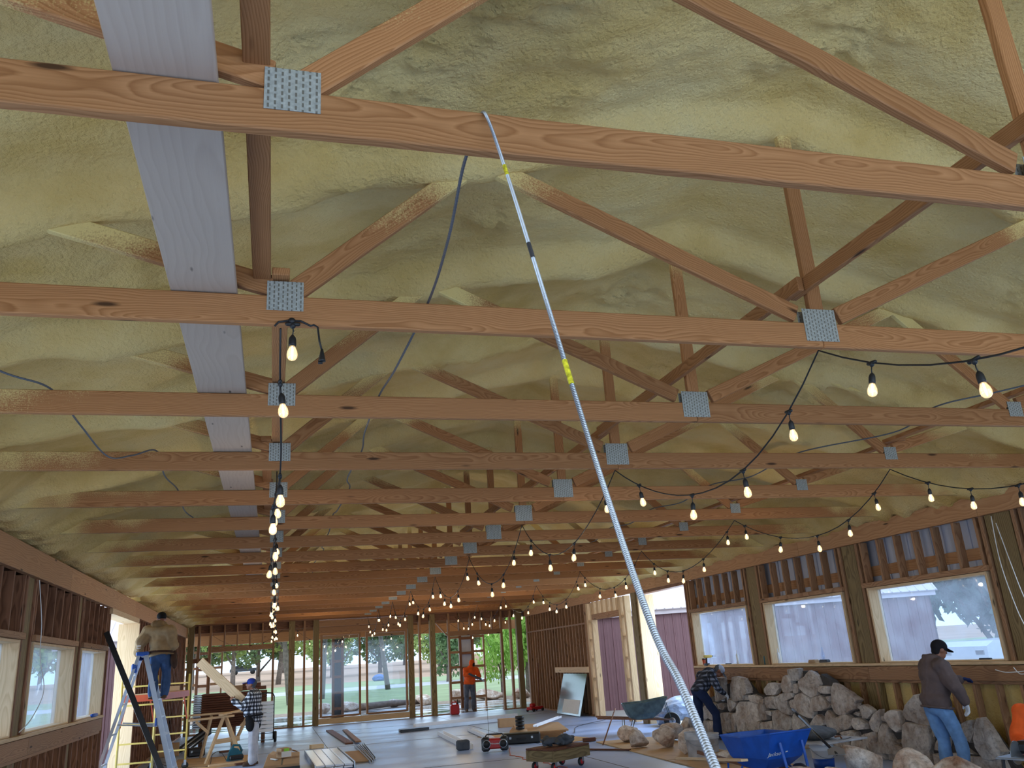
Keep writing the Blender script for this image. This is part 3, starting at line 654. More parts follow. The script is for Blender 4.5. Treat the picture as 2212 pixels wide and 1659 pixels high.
# ---------------------------------------------------------------- armoured electrical cables
def smooth_path(P, n):
    P = [Vector(p) for p in P]; out = []
    for i in range(len(P)-1):
        a, b, c, d = P[max(i-1, 0)], P[i], P[i+1], P[min(i+2, len(P)-1)]
        for k in range(n):
            u = k/n; out.append(.5*((2*b)+(c-a)*u+(2*a-5*b+4*c-d)*u*u+(3*b-a-3*c+d)*u**3))
    return out+[P[-1]]
def conduit(label, P, r=.0085, pitch=.011, bands=(), far=False):
    t = empty('armoured_cable', T(*P[0]), label, 'cable', 'armoured cables')
    path = smooth_path(P, 60); L = [0]
    for a, b in zip(path[:-1], path[1:]): L.append(L[-1]+(b-a).length)
    n = int(L[-1]/pitch*4); pts = []; rs = []; j = 0; mi = []
    for i in range(n+1):
        s = L[-1]*i/n
        while j < len(L)-2 and L[j+1] < s: j += 1
        u = (s-L[j])/max(L[j+1]-L[j], 1e-6); pts.append(path[j].lerp(path[j+1], min(u, 1))); rs.append(r*(1+(.04 if far else .12)*(1 if i % 4 in (1, 2) else -1.3)))
    b = MB().tube(pts, rs, 10); b.m = [1 if (f//10) % 4 == 3 else 0 for f in range(len(b.f))]; b.build('spiral_armour', [M['armgrey' if far else 'steel'], M['armgrey' if far else 'armdark']], t)
    for (s0, s1, m) in bands:
        i0, i1 = int(n*s0), int(n*s1); MB().tube(pts[i0:i1:2], r*1.22, 10).build('label_tape', M[m], t)
    return t
conduit('grey armoured cable hanging from the nearest truss, down past the camera', [(.684, 2.56, 3.700), (.682, 2.49, 3.703), (.685, 2.415, 3.66), (.711, 2.30, 3.354), (.668, 1.9, 2.726), (.644, 1.6, 2.217), (.567, 1.25, 1.879), (.536, 1.1, 1.781), (.494, .95, 1.696), (.45, .80, 1.62)], r=.0054, pitch=.0056, bands=[(.155, .178, 'tape'), (.335, .365, 'tapedark'), (.525, .555, 'tape')] if 'tape' in M else [])
pts = [(.684, 2.575, ZT+.01), (.684, 2.8, ZT-.0)]
for k in range(1, 17):
    y = TS[k]; pts += [(.70+.02*math.sin(k*1.3), y-.84, ZT-.035-.02*(k % 3)), (.74+.04*math.sin(k*2.1), y, ZT+.01)]
conduit('grey armoured cable laid over the trusses along the middle', pts, .0068, .02, (), True)
conduit('grey armoured cable dipping between the trusses on the left', [(-2.1, 5.2, 3.86), (-1.69, 5.6, 3.74), (-1.45, 5.82, 3.70), (-1.38, 6.4, 3.62), (-1.28, 6.95, 3.52), (-1.15, 7.25, 3.60), (-1.0, 7.5, 3.70), (-1.02, 8.3, 3.66), (-.99, 9.18, 3.70), (-1.0, 10, 3.64), (-.98, 10.86, 3.70)], .0068, .02, (), True)
conduit('grey armoured cable laid over the trusses near the right wall', [(6.1, 4.6, 3.66), (5.80, 5.3, 3.68), (5.62, 5.82, 3.70), (5.75, 6.5, 3.66), (5.35, 7.5, 3.70), (5.3, 8.4, 3.64), (5.2, 9.18, 3.70), (5.2, 10, 3.64), (5.15, 10.86, 3.70), (5.2, 11.7, 3.64), (5.2, 12.54, 3.70), (5.3, 13.4, 3.64), (5.5, 14.22, 3.70)], .0068, .02, (), True)
STONES = [[(16.00,1.14),(15.80,1.16),(15.51,1.12),(15.39,0.96),(15.38,0.86),(15.53,0.84),(15.62,0.75),(15.93,0.71),(16.17,0.76),(16.13,0.95)],
[(15.52,0.84),(15.40,0.85),(15.45,0.73),(15.57,0.72)],
[(15.38,0.83),(15.22,0.84),(15.00,0.80),(15.05,0.68),(15.21,0.70),(15.40,0.75)],
[(15.00,0.77),(14.83,0.78),(14.86,0.69),(15.02,0.70)],
[(14.75,0.97),(14.60,1.06),(14.29,1.05),(14.31,0.96),(14.50,0.85),(14.69,0.86),(14.77,0.90)],
[(14.26,1.02),(14.10,1.18),(13.96,1.19),(13.84,1.14),(13.89,0.95),(14.04,0.90),(14.22,0.91)],
[(13.87,1.30),(13.58,1.31),(13.60,1.12),(13.78,1.11),(13.89,1.21)],
[(13.83,1.06),(13.64,1.07),(13.66,0.92),(13.84,0.90)],
[(13.61,1.10),(13.46,1.17),(13.32,1.27),(13.12,1.19),(13.06,1.05),(13.15,1.00),(13.17,0.88),(13.33,0.85),(13.49,0.92),(13.60,0.99)],
[(13.11,1.02),(12.79,1.04),(12.81,0.91),(12.93,0.91),(13.11,0.95)],
[(12.69,1.07),(12.58,1.05),(12.08,0.84),(12.18,0.79),(12.18,0.71),(12.42,0.65),(12.64,0.59),(12.76,0.63),(12.83,0.75),(12.77,0.86),(12.77,0.95)],
[(14.80,0.81),(14.48,0.83),(14.48,0.62),(14.64,0.62),(14.82,0.62)],
[(14.42,0.82),(14.18,0.88),(13.91,0.90),(13.89,0.82),(14.10,0.78),(14.06,0.54),(14.20,0.54),(14.38,0.63),(14.45,0.72)],
[(14.05,0.76),(13.88,0.79),(13.83,0.86),(13.62,0.91),(13.38,0.81),(13.33,0.66),(13.40,0.51),(13.57,0.52),(13.77,0.57),(13.88,0.61),(14.02,0.66)],
[(13.33,0.82),(13.07,0.88),(12.86,0.75),(12.89,0.70),(13.06,0.65),(13.29,0.63),(13.34,0.73)],
[(12.88,0.88),(12.80,0.89),(12.82,0.79),(12.86,0.81)],
[(16.24,0.75),(15.94,0.67),(16.08,0.56),(16.22,0.49),(16.28,0.53)],
[(16.73,0.63),(16.46,0.66),(16.36,0.59),(16.46,0.53),(16.68,0.52)],
[(15.88,0.60),(15.77,0.69),(15.42,0.69),(15.17,0.65),(15.16,0.38),(15.31,0.36),(15.43,0.11),(15.70,0.08),(15.89,0.09),(15.92,0.25),(15.99,0.29)],
[(15.05,0.68),(14.86,0.69),(14.85,0.42),(15.04,0.40),(15.11,0.47)],
[(14.82,0.57),(14.60,0.57),(14.65,0.49),(14.79,0.50)],
[(14.58,0.57),(14.43,0.59),(14.28,0.54),(14.09,0.48),(14.13,0.30),(14.39,0.17),(14.62,0.15),(14.58,0.34),(14.62,0.44)],
[(14.06,0.47),(13.94,0.58),(13.69,0.47),(13.60,0.33),(13.86,0.18),(14.01,0.18),(14.07,0.35)],
[(15.35,0.30),(15.26,0.36),(15.10,0.36),(15.15,0.11),(15.33,0.10),(15.41,0.18)],
[(15.09,0.34),(14.73,0.39),(14.67,0.25),(14.73,0.13),(15.03,0.12),(15.09,0.24)],
[(13.47,0.42),(13.22,0.58),(13.09,0.49),(13.09,0.42),(13.39,0.36),(13.49,0.37)],
[(13.04,0.59),(12.93,0.65),(12.75,0.54),(12.70,0.46),(12.66,0.34),(12.81,0.32),(13.07,0.36),(13.09,0.47)],
[(12.69,0.55),(12.49,0.61),(12.34,0.56),(12.36,0.45),(12.44,0.39),(12.61,0.39),(12.71,0.48)],
[(12.27,0.63),(12.18,0.67),(12.12,0.65),(12.14,0.59),(12.25,0.61)],
[(12.12,0.76),(12.04,0.78),(12.09,0.69),(12.14,0.71)],
[(12.28,0.57),(12.16,0.57),(11.99,0.50),(12.02,0.41),(12.28,0.40),(12.34,0.47)],
[(16.81,0.38),(16.51,0.46),(16.00,0.47),(16.09,0.14),(16.33,0.11),(16.61,0.13),(16.88,0.17)],
[(16.69,1.12),(16.32,1.13),(16.37,0.77),(16.72,0.69)],
[(12.70,0.32),(12.39,0.38),(12.28,0.35),(12.25,0.27),(12.54,0.27)],
[(17.01,0.64),(16.80,0.62),(16.83,0.45),(16.95,0.31),(17.13,0.33)],
[(17.32,0.54),(17.08,0.62),(17.17,0.35),(17.36,0.29)],
[(17.44,0.26),(17.21,0.27),(17.27,0.04),(17.50,0.03)],
[(17.18,0.27),(16.93,0.28),(16.98,0.06),(17.24,0.04)],
[(12.07,0.75),(11.98,0.78),(11.80,0.70),(11.83,0.65),(11.96,0.56),(12.08,0.57),(12.09,0.67)],
[(11.94,0.53),(11.78,0.64),(11.62,0.71),(11.72,0.44),(11.79,0.38),(11.94,0.42)],
[(11.62,0.62),(11.54,0.63),(11.51,0.58),(11.55,0.54),(11.62,0.56)],
[(11.50,0.66),(11.36,0.71),(11.21,0.71),(11.19,0.61),(11.21,0.47),(11.31,0.42),(11.40,0.48),(11.51,0.61)],
[(11.09,0.67),(11.00,0.79),(10.80,0.93),(10.59,0.95),(10.55,0.77),(10.47,0.65),(10.57,0.55),(10.79,0.54),(10.93,0.59),(11.06,0.60)],
[(11.13,0.52),(11.07,0.55),(10.69,0.52),(10.66,0.36),(10.74,0.21),(11.20,0.13),(11.21,0.28)],
[(12.18,0.32),(11.84,0.39),(11.80,0.30),(11.91,0.12),(12.02,0.11),(12.17,0.21)],
[(11.70,0.44),(11.62,0.52),(11.48,0.48),(11.53,0.38),(11.45,0.28),(11.37,0.18),(11.40,0.11),(11.78,0.10),(11.81,0.20)],
[(11.36,0.32),(11.29,0.27),(11.31,0.25)],
[(10.58,0.53),(10.46,0.49),(10.58,0.39),(10.60,0.46)],
[(10.59,0.26),(10.49,0.40),(10.31,0.40),(10.39,0.25),(10.60,0.23)],
[(10.01,0.60),(9.81,0.66),(9.81,0.51),(9.90,0.37),(9.96,0.41),(10.02,0.53)],
[(9.71,0.67),(9.64,0.68),(9.57,0.58),(9.47,0.40),(9.40,0.30),(9.51,0.21),(9.72,0.19),(9.81,0.32),(9.81,0.43)],
[(10.10,0.41),(10.08,0.30),(9.88,0.22),(10.12,0.24)],
[(10.46,-0.05),(10.26,0.05),(9.97,0.11),(10.00,0.00),(10.39,-0.10)]]

# ---------------------------------------------------------------- stone veneer rising along the right wall
def stone_mesh(poly, k):
    r = random.Random(k); n = len(poly); P = []
    for i in range(n):
        a, b = poly[i], poly[(i+1) % n]; L = math.hypot(b[0]-a[0], b[1]-a[1]); m = max(1, int(L/.07))
        for j in range(m):
            u = j/m; P.append((a[0]+(b[0]-a[0])*u+r.uniform(-.008, .008), a[1]+(b[1]-a[1])*u+r.uniform(-.008, .008)))
    # soften corners
    P = [((P[i-1][0]+8*P[i][0]+P[(i+1) % len(P)][0])/10, (P[i-1][1]+8*P[i][1]+P[(i+1) % len(P)][1])/10) for i in range(len(P))]
    cy = sum(p[0] for p in P)/len(P); cz = sum(p[1] for p in P)/len(P); n = len(P)
    d = r.uniform(.0, .035); ty, tz = r.uniform(-.12, .12), r.uniform(-.12, .12)
    vs = []; fs = []
    for s_, x in ((1.10, 9.0), (1.10, 8.935-d), (1.05, 8.912-d), (.68, 8.905-d), (.34, 8.90-d)):
        for p in P:
            y = cy+(p[0]-cy)*s_; z = cz+(p[1]-cz)*s_
            vs.append((x+(ty*(y-cy)+tz*(z-cz) if x < 8.99 else 0)+(r.uniform(-.009, .009) if x < 8.93 else 0), y, z))
    vs.append((8.898-d, cy, cz)); c = len(vs)-1
    for k_ in range(4):
        for i in range(n): fs.append((k_*n+i, k_*n+(i+1) % n, (k_+1)*n+(i+1) % n, (k_+1)*n+i))
    for i in range(n): fs.append((4*n+i, 4*n+(i+1) % n, c))
    fs.append(tuple(range(n))[::-1]); m = MB(); m.add(vs, fs); return m
sw = empty('stone_wall', T(9.0, 13, 0), 'unfinished rubble stone facing with dark mortar under the right windows', 'stone wall')
top = [(18.0, 0), (18.0, .55), (17.3, .7), (16.7, .82), (16.4, 1.0), (16.1, 1.06), (15.55, 1.06), (15.3, .86), (14.9, .82), (14.4, .8), (14.25, 1.0), (13.9, 1.05), (13.75, 1.14), (13.6, 1.27), (13.3, 1.26), (13.2, 1.1), (13.05, 1.22), (12.8, 1.12), (12.5, .85), (12.45, .88), (12.2, .74), (11.8, .64), (11.5, .6), (11.2, .62), (10.98, .62), (10.86, .82), (10.62, .9), (10.42, .82), (10.25, .6), (10.05, .52), (9.9, .58), (9.7, .6), (9.6, .5), (9.45, .28), (9.3, .08), (9.2, 0)]
mo = MB(); mo.prism([(y, z) for y, z in top], 0, .11, Matrix(((0, 0, 1, 8.985), (1, 0, 0, 0), (0, 1, 0, 0), (0, 0, 0, 1)))); mo.build('mortar_bed', M['mortar'], sw)
for i, poly in enumerate(STONES): stone_mesh(poly, i).build('stone', M['stone'], sw, None, False)
# lowest course, partly hidden behind the loose rocks
y = 9.42; k = 0
while y < 15.2:
    w_ = random.uniform(.35, .6); h_ = .26 if y > 11 else .22
    st = stone_mesh([(y, .01), (y+w_, .01), (y+w_-.03, h_-random.uniform(0, .06)), (y+.04, h_-random.uniform(0, .05))], 300+k); st.build('stone', M['stone'], sw, None, False); y += w_+.05; k += 1

# ---------------------------------------------------------------- loose rocks
import bmesh
_b = bmesh.new(); bmesh.ops.create_icosphere(_b, subdivisions=4, radius=1); ICO = np.array([v.co[:] for v in _b.verts]); ICF = [tuple(v.index for v in f.verts) for f in _b.faces]; _b.free()
def sinfield(p, seed, n=7, f=2.2):
    r = np.random.RandomState(seed); o = np.zeros(len(p))
    for i in range(n): o += np.sin(p @ (r.randn(3)*f*(1+i*.35))+r.rand()*6)/(1+i*.5)
    return o/n
def rock_mesh(name, size, seed, m, cuts=14):
    r = np.random.RandomState(seed); p = ICO.copy()
    for i in range(cuts):
        n = r.randn(3); n /= np.linalg.norm(n); d = r.uniform(.5, .8); s_ = p @ n-d; p -= np.outer(np.maximum(s_, 0), n)*.95
    p *= (1+.05*sinfield(p, seed+1)+.045*sinfield(p, seed+2, 9, 8)+.03*np.abs(sinfield(p, seed+3, 12, 13)))[:, None]
    mx = np.abs(p).max(0); p = p/mx*np.array(size)/2; p[:, 2] = np.maximum(p[:, 2], -size[2]/2*.9); p[:, 2] -= p[:, 2].min()
    me = bpy.data.meshes.new(name); me.from_pydata([tuple(v) for v in p], [], ICF); me.materials.append(m); me.polygons.foreach_set('use_smooth', [True]*len(ICF)); me.update(); return me
def rock(x, y, z, size, seed, rz, label, group='loose rocks by the stone wall', tilt=0, m='boulder', name='rock'):
    o = bpy.data.objects.new(name, rock_mesh(name, size, seed, M[m])); link(o, None, TR(x, y, z, rz, tilt)); tag(o, label, 'rock', group); return o
for a in [(7.42, 10.25, 0, (.56, .6, .56), 1, .3, 'tall rounded brown-veined rock right of the blue wheelbarrow'),
          (7.50, 9.25, 0, (.56, .5, .53), 2, 1.9, 'pale grey wedge-shaped rock with a pointed top'),
          (7.46, 8.55, 0, (.66, .55, .50), 3, 2.6, 'broad flat-topped rock in front of the man in light jeans'),
          (7.28, 7.98, 0, (.54, .5, .44), 4, .8, 'white-topped rock at the right below the power tool'),
          (6.85, 8.95, 0, (.60, .5, .34), 5, 1.2, 'low white slab of rock in the front of the row'),
          (6.45, 10.1, 0, (.5, .5, .36), 6, .1, 'reddish rock just right of the blue wheelbarrow'),
          (6.52, 9.45, 0, (.5, .46, .4), 7, 2.2, 'brown rock at the shovel blade'),
          (7.02, 9.75, 0, (.4, .4, .3), 8, .2, 'small rock behind the brown rock by the shovel'),
          (7.12, 17.3, .02, (.50, .46, .38), 9, .2, 'reddish square rock farthest left on the plywood'),
          (6.82, 16.15, .02, (.40, .42, .38), 10, .9, 'square grey rock second from the left on the plywood'),
          (7.22, 15.72, .02, (.46, .46, .42), 11, 1.7, 'rounded rock with a pale crown in the plywood row'),
          (7.42, 15.2, .02, (.48, .46, .38), 12, 2.5, 'wide dusty rock in the plywood row, beside the bucket'),
          (7.02, 14.5, .02, (.34, .36, .32), 13, .4, 'small rock partly hidden by the front bucket'),
          (7.80, 16.75, .02, (.5, .46, .40), 14, 3.0, 'pale rock at the back of the row, by the black wheel'),
          (8.3, 16.95, .02, (.52, .46, .42), 15, 1.1, 'reddish rock at the back of the row, near the bending man'),
          (8.75, 16.3, 0, (.22, .2, .16), 16, .6, 'small pale rock at the boots of the bending man'),
          (8.6, 14.7, 0, (.3, .26, .1), 17, .3, 'flat dusty stone chip behind the buckets'),
          (8.45, 15.3, 0, (.3, .26, .12), 18, 2.3, 'broken stone chip at the foot of the stone facing'),
          (6.95, 13.0, .02, (.34, .3, .22), 19, 1.3, 'dusty rock behind the blue wheelbarrow')]: rock(*a)

# ---------------------------------------------------------------- floor items: right side
def flat(name, pts, z0, z1, m, label, cat, group=None):
    o = MB().prism(pts, z0, z1).build(name, M[m]); return tag(o, label, cat, group)
flat('plywood_sheet', [(6.62, 17.9), (6.44, 14.05), (7.75, 13.95), (7.95, 17.8)], .002, .018, 'ply', 'dusty plywood sheet under the row of loose rocks', 'plywood')
flat('plywood_sheet', [(6.43, 14.0), (6.36, 11.2), (7.6, 11.1), (7.74, 13.9)], .002, .018, 'ply', 'plywood sheet under the buckets and the blue wheelbarrow', 'plywood')
flat('plywood_sheet', [(4.9, 21.6), (6.2, 21.9), (6.9, 18.6), (5.9, 18.3)], .002, .014, 'ply', 'thin plywood sheet flat on the floor beside the flattened boxes', 'plywood')
def bucket(x, y, label, mm='paper', fill='mortar', band=None, r=.15, hh=.36, z=.02):
    t = empty('bucket', T(x, y, z), label, 'bucket', 'plastic buckets by the stone wall')
    b = MB(); b.lathe([(r*.84, 0), (r*.86, .01), (r*.97, hh*.72), (r*1.05, hh*.73), (r*1.05, hh*.76), (r*.98, hh*.77), (r*1.07, hh*.84), (r*1.07, hh*.87), (r, hh*.88), (r*1.08, hh*.96), (r*1.08, hh), (r*.98, hh), (r*.95, hh*.9)], 24); b.build('body', M[mm], t, T(x, y, z), True)
    MB().lathe([(r*.96, hh*.86), (r*.6, hh*.9), (.01, hh*.91)], 16).build('contents', M[fill], t, T(x, y, z), True)
    h = MB(); h.tube([(r*1.08*math.cos(a), r*1.1*math.sin(a)-.02, hh*.80-.13*math.sin(a)) for a in np.linspace(.0, math.pi, 12)], .004, 6); h.build('bail_handle', M['steel'], t, TR(x, y, z, math.pi), True)
    if band: MB().lathe([(r*.87, hh*.1), (r*.95, hh*.45)], 24).build('label_band', M[band], t, T(x, y, z), True)
    return t
M['bucketgrey'] = plain('mortar_splashed_plastic', srgb(190, 190, 192), .6, 0, .3, 7)
bucket(6.85, 13.75, 'mortar-splashed white bucket in front of the rocks', 'bucketgrey', r=.17, hh=.42)
bucket(7.5, 14.5, 'mortar-splashed white bucket behind the front one, below the loose cable', 'bucketgrey', r=.16, hh=.3)
bucket(7.65, 11.4, 'white bucket with a blue band holding up the mortar board', 'paper', 'mortar', 'blue', .16, .38, .0)
mb = empty('mortar_board', T(7.7, 11.45, .385), 'grey board heaped with wet mortar on a bucket', 'mortar board')
MB().cbox((.95, .75, .022), .004, (0, 0, .011)).build('board', M['bucketgrey'], mb, TR(7.75, 11.45, .385, .25))
hp = rock_mesh('mortar_heap', (.62, .5, .2), 77, M['wetmortar'], 3); link(bpy.data.objects.new('mortar_heap', hp), mb, T(7.66, 11.5, .407))
tw = empty('trowel', T(8.1, 11.3, .41), 'steel trowel lying on the mortar board edge', 'trowel'); MB().prism([(-.12, -.05), (.12, -.012), (.12, .012), (-.12, .05)], 0, .004).build('blade', M['steel'], tw, TR(8.0, 11.28, .412, .4)); MB().tube([(-.12, 0, .01), (-.15, 0, .045), (-.28, 0, .045)], .012, 8).build('handle', M['studdk'], tw, TR(8.0, 11.28, .412, .4))
# shovel leaning toward the stone wall
sh = empty('shovel', T(6.7, 9.6, .4), 'black-handled shovel stuck among the rocks, handle leaning on the mortar heap', 'shovel')
MB().tube([(6.72, 9.72, .44), (7.85, 12.3, .76)], .018, 10).build('handle', M['blackmetal'], sh, None, True); MB().tube([(7.66, 11.87, .707), (7.87, 12.33, .765)], .021, 10).build('grip', M['black'], sh, None, True)
MB().prism([(-.1, 0), (-.1, -.16), (0, -.27), (.1, -.16), (.1, 0)], -.004, .004, frame((6.70, 9.69, .43), (6.72, 9.72, .44)) @ Matrix.Rotation(math.pi/2, 4, 'Z') @ T(0, -.0, 0)).build('blade', M['steel'], sh)

def wheelbarrow(M4, label, paint, logo=False, legs=True, tips='studdk'):
    """local x = forward (wheel end), y = across, z = up"""
    t = empty('wheelbarrow', M4, label, 'wheelbarrow')
    rim = [(.62, .30), (.66, -.0), (.62, -.30), (.1, -.36), (-.36, -.34), (-.40, 0), (-.36, .34), (.1, .36)]; bot = [(.26, .17), (.28, 0), (.26, -.17), (.0, -.2), (-.2, -.19), (-.22, 0), (-.2, .19), (0, .2)]
    n = 8; b = MB(); vs = []
    for k, (f, dz) in enumerate(((0, 0), (.55, .12), (1, .34), (1.03, .345), (1.03, .36), (1.0, .355), (.53, .135), (.02, .015))):
        for i in range(n):
            x = bot[i][0]+(rim[i][0]-bot[i][0])*f; y = bot[i][1]+(rim[i][1]-bot[i][1])*f; zz = .30+dz+(.05*max(0, x-.3)/.3 if f > .9 else 0); vs.append((x, y, zz))
    fs = [(k*n+i, k*n+(i+1) % n, (k+1)*n+(i+1) % n, (k+1)*n+i) for k in range(7) for i in range(n)]+[tuple(range(n))[::-1], tuple(7*n+i for i in range(n))]
    b.add([Vector(v) for v in vs], fs); b.build('tray', M[paint], t, M4)
    for s in (-1, 1):
        MB().bar((.72, s*.07, .22), (-1.0, s*.30, .42), .035, .04, (0, 0, 1)).build('handle', M[tips], t, M4)
        MB().tube([(-.15, s*.21, .31), (-.28, s*.27, .02), (-.36, s*.27, .0), (-.42, s*.26, .03), (-.40, s*.25, .33)], .013, 8).build('leg', M['blue'] if logo else M['steel'], t, M4, True)
        MB().bar((.72, s*.075, .21), (.3, s*.16, .31), .03, .012).build('wheel_bracket', M['steel'], t, M4)
    MB().bar((-.34, -.27, .12), (-.34, .27, .12), .02, .02).build('leg_brace', M['steel'], t, M4)
    for s in (-1, 1): MB().bar((.70, s*.14, .12), (.60, s*.16, .60), .03, .015, (1, 0, 0)).build('nose_brace', M[paint], t, M4)
    wv = MB(); Rx = M4 @ T(.70, 0, .19) @ Matrix.Rotation(math.pi/2, 4, 'X'); wv.lathe([(.1, -.04), (.17, -.045), (.19, -.02), (.19, .02), (.17, .045), (.1, .04)], 24); wv.build('tyre', M['black'], t, Rx, True)
    MB().lathe([(.02, -.05), (.10, -.035), (.10, .035), (.02, .05)], 16).build('wheel_rim', M['steel'], t, Rx, True)
    return t
def text(s_, size, m, Mx, parent, ext=.001, shear=0):
    c = bpy.data.curves.new('lettering', 'FONT'); c.body = s_; c.size = size; c.extrude = ext; c.shear = shear; c.align_x = 'CENTER'; c.align_y = 'CENTER'
    o = bpy.data.objects.new('lettering', c); COL.objects.link(o); me = bpy.data.meshes.new_from_object(o.evaluated_get(bpy.context.evaluated_depsgraph_get())); bpy.data.objects.remove(o); me.materials.clear(); me.materials.append(m)
    return link(bpy.data.objects.new('lettering', me), parent, Mx)
M['greenpaint'] = plain('mortar_caked_steel', srgb(88, 104, 104), .7, .1, .45, 6)
bwM = TR(6.36, 10.85, -.10, math.radians(-82)) @ Matrix.Diagonal((1.0, 1.12, 1.12, 1)); bw = wheelbarrow(bwM, 'blue wheelbarrow near the camera, beside the loose rocks', 'blue', True)
tf = frame(bwM @ Vector((.545, -.26, .475)), bwM @ Vector((.56, .26, .475)), (bwM @ Vector((.62, 0, .64))-bwM @ Vector((.28, 0, .30))))
tn = Matrix(((tf[0][0], tf[0][2], -tf[0][1], 0), (tf[1][0], tf[1][2], -tf[1][1], 0), (tf[2][0], tf[2][2], -tf[2][1], 0), (0, 0, 0, 1)))
tp = bwM @ Vector((.50, -.17, .49))+tn.to_3x3() @ Vector((0, 0, .022)); text('Jackson', .085, M['paper'], T(*tp) @ tn, bw)
tp = bwM @ Vector((.50, -.025, .49))+tn.to_3x3() @ Vector((0, 0, .022)); MB().box((0, 0, 0), (.035, .06, .002), T(*tp) @ tn).build('emblem', M['paper'], bw)
gwM = TR(8.15, 18.95, .0, math.radians(-18)) @ Matrix.Rotation(math.radians(-2), 4, 'Y'); gw = wheelbarrow(gwM, 'mortar-caked grey-green wheelbarrow in front of the open bay', 'greenpaint')
def stick(name, p0, p1, w, h, m, label, cat, group=None, upv=(0, 0, 1)):
    o = board(name, p0, p1, w, h, M[m], None, upv); return tag(o, label, cat, group)
# rod leaning on the wheelbarrow, planks, scraps
o = MB().tube([(6.52, 17.25, .012), (7.32, 18.45, .56), (7.36, 18.5, .59)], .014, 8).build('shovel_shaft', M['studdk'], None, None, True); tag(o, 'thin wooden tool shaft leaning on the grey-green wheelbarrow', 'tool shaft')
stick('plank', (6.0, 12.7, .20), (5.55, 9.9, .46), .09, .03, 'pale', 'pale plank propped beside the blue wheelbarrow, under the loose cable', 'plank')
stick('brick', (6.45, 18.25, .04), (6.72, 18.2, .04), .10, .07, 'red' if 0 else 'redwood', 'reddish wood block on the floor by the tool shaft', 'block')
stick('plank', (5.7, 17.0, .02), (6.55, 15.9, .02), .05, .03, 'redwood', 'dark thin strip lying between the dolly and the plywood', 'wood strip')
# tarp heap outside the open bay
def heap(name, c, size, seed, m, label, cat, cuts=2):
    p = ICO.copy(); p *= (1+.28*sinfield(p, seed, 8, 2.6)-.22*np.abs(sinfield(p, seed+3, 8, 6))-.10*np.abs(sinfield(p, seed+9, 8, 12)))[:, None]; p = p*np.array(size)/2; p[:, 2] = np.maximum(p[:, 2], -size[2]*.3); p[:, 2] -= p[:, 2].min()
    me = bpy.data.meshes.new(name); me.from_pydata([tuple(v) for v in p], [], ICF); me.materials.append(m); me.polygons.foreach_set('use_smooth', [False]*len(ICF)); me.update()
    o = link(bpy.data.objects.new(name, me), None, T(*c)); return tag(o, label, cat)
heap('tarpaulin', (9.75, 19.9, -.02), (1.5, 1.5, .85), 31, M['tarp'], 'crumpled silver and black tarpaulin heaped in the open bay', 'tarpaulin')
heap('plastic_sheet', (9.35, 19.2, -.02), (1.3, .8, .22), 33, M['paper'], 'white plastic sheeting on the floor below the tarpaulin', 'plastic sheet')
# things on the right window sill
zs = 1.37
def on_sill(name, y, build, label, cat, x=9.27):
    t = empty(name, T(x, y, zs+.002), label, cat, 'things on the right window sill'); build(t, T(x, y, zs+.002)); return t
def tubeb(col):
    def f(t, Mx):
        MB().lathe([(.025, 0), (.025, .2), (.012, .215)], 12).build('tube', M[col], t, Mx, True); MB().lathe([(.012, .212), (.008, .24), (.003, .30)], 8).build('nozzle', M['paper'], t, Mx, True)
    return f
def cup(t, Mx): MB().lathe([(.03, 0), (.042, .13), (.040, .13), (.03, .01)], 14).build('cup', M['orange'], t, Mx, True); MB().lathe([(.044, .128), (.044, .142), (.036, .15)], 14).build('lid', M['blackplastic'], t, Mx, True)
def drill(t, Mx):
    m = MB(); m.capsule((-.08, 0, .19), (.06, 0, .19), .035, .032, 10, 3); m.build('motor', M['yellow'], t, Mx, True); MB().capsule((-.05, 0, .17), (-.06, 0, .05), .02, .022, 8, 3).build('handle', M['leather'], t, Mx, True); MB().box((-.06, 0, .025), (.11, .07, .05)).build('battery', M['blackplastic'], t, Mx); MB().lathe([(.022, 0), (.014, .04), (.004, .05), (.004, .12)], 10).build('chuck', M['blackmetal'], t, Mx @ T(.07, 0, .19) @ Matrix.Rotation(math.pi/2, 4, 'Y'), True)
def can(t, Mx): MB().lathe([(.03, 0), (.03, .15), (.02, .165)], 12).build('can', M['teal'], t, Mx, True); MB().lathe([(.018, .165), (.018, .21)], 10).build('cap', M['paper'], t, Mx, True)
def bag(t, Mx): MB().cbox((.12, .2, .07), .025, (0, 0, .035)).build('bag', M['cardboard'], t, Mx)
def blackb(t, Mx): MB().cbox((.1, .22, .07), .02, (0, 0, .035)).build('case', M['blackplastic'], t, Mx)
def shard(t, Mx): MB().prism([(-.02, -.02), (.02, -.02), (.0, .03)], 0, .24, Mx @ Matrix.Rotation(.12, 4, 'X')).build('shard', M['glass'], t); 
def tool(t, Mx): MB().cbox((.05, .2, .04), .01, (0, 0, .02)).build('body', M['blackplastic'], t, Mx); MB().cbox((.04, .1, .02), .006, (0, .14, .012)).build('tip', M['steel'], t, Mx)
on_sill('coffee_cup', 17.72, cup, 'orange coffee cup with a black lid on the right sill', 'cup')
on_sill('cordless_drill', 17.5, drill, 'yellow cordless drill standing beside the orange cup', 'drill')
on_sill('sealant_tube', 16.25, tubeb('paper'), 'white sealant tube upright on the sill of the window next to the bay', 'sealant tube')
on_sill('sealant_tube', 14.72, tubeb('paper'), 'white sealant tube in the corner of the middle right window', 'sealant tube')
on_sill('spray_can', 15.2, can, 'green spray can on the sill between two right windows', 'spray can')
on_sill('hand_tool', 16.65, tool, 'small black tool lying on the sill left of the sealant tube', 'tool')
on_sill('paper_bag', 13.62, bag, 'tan pouch on the sill of the middle right window', 'pouch')
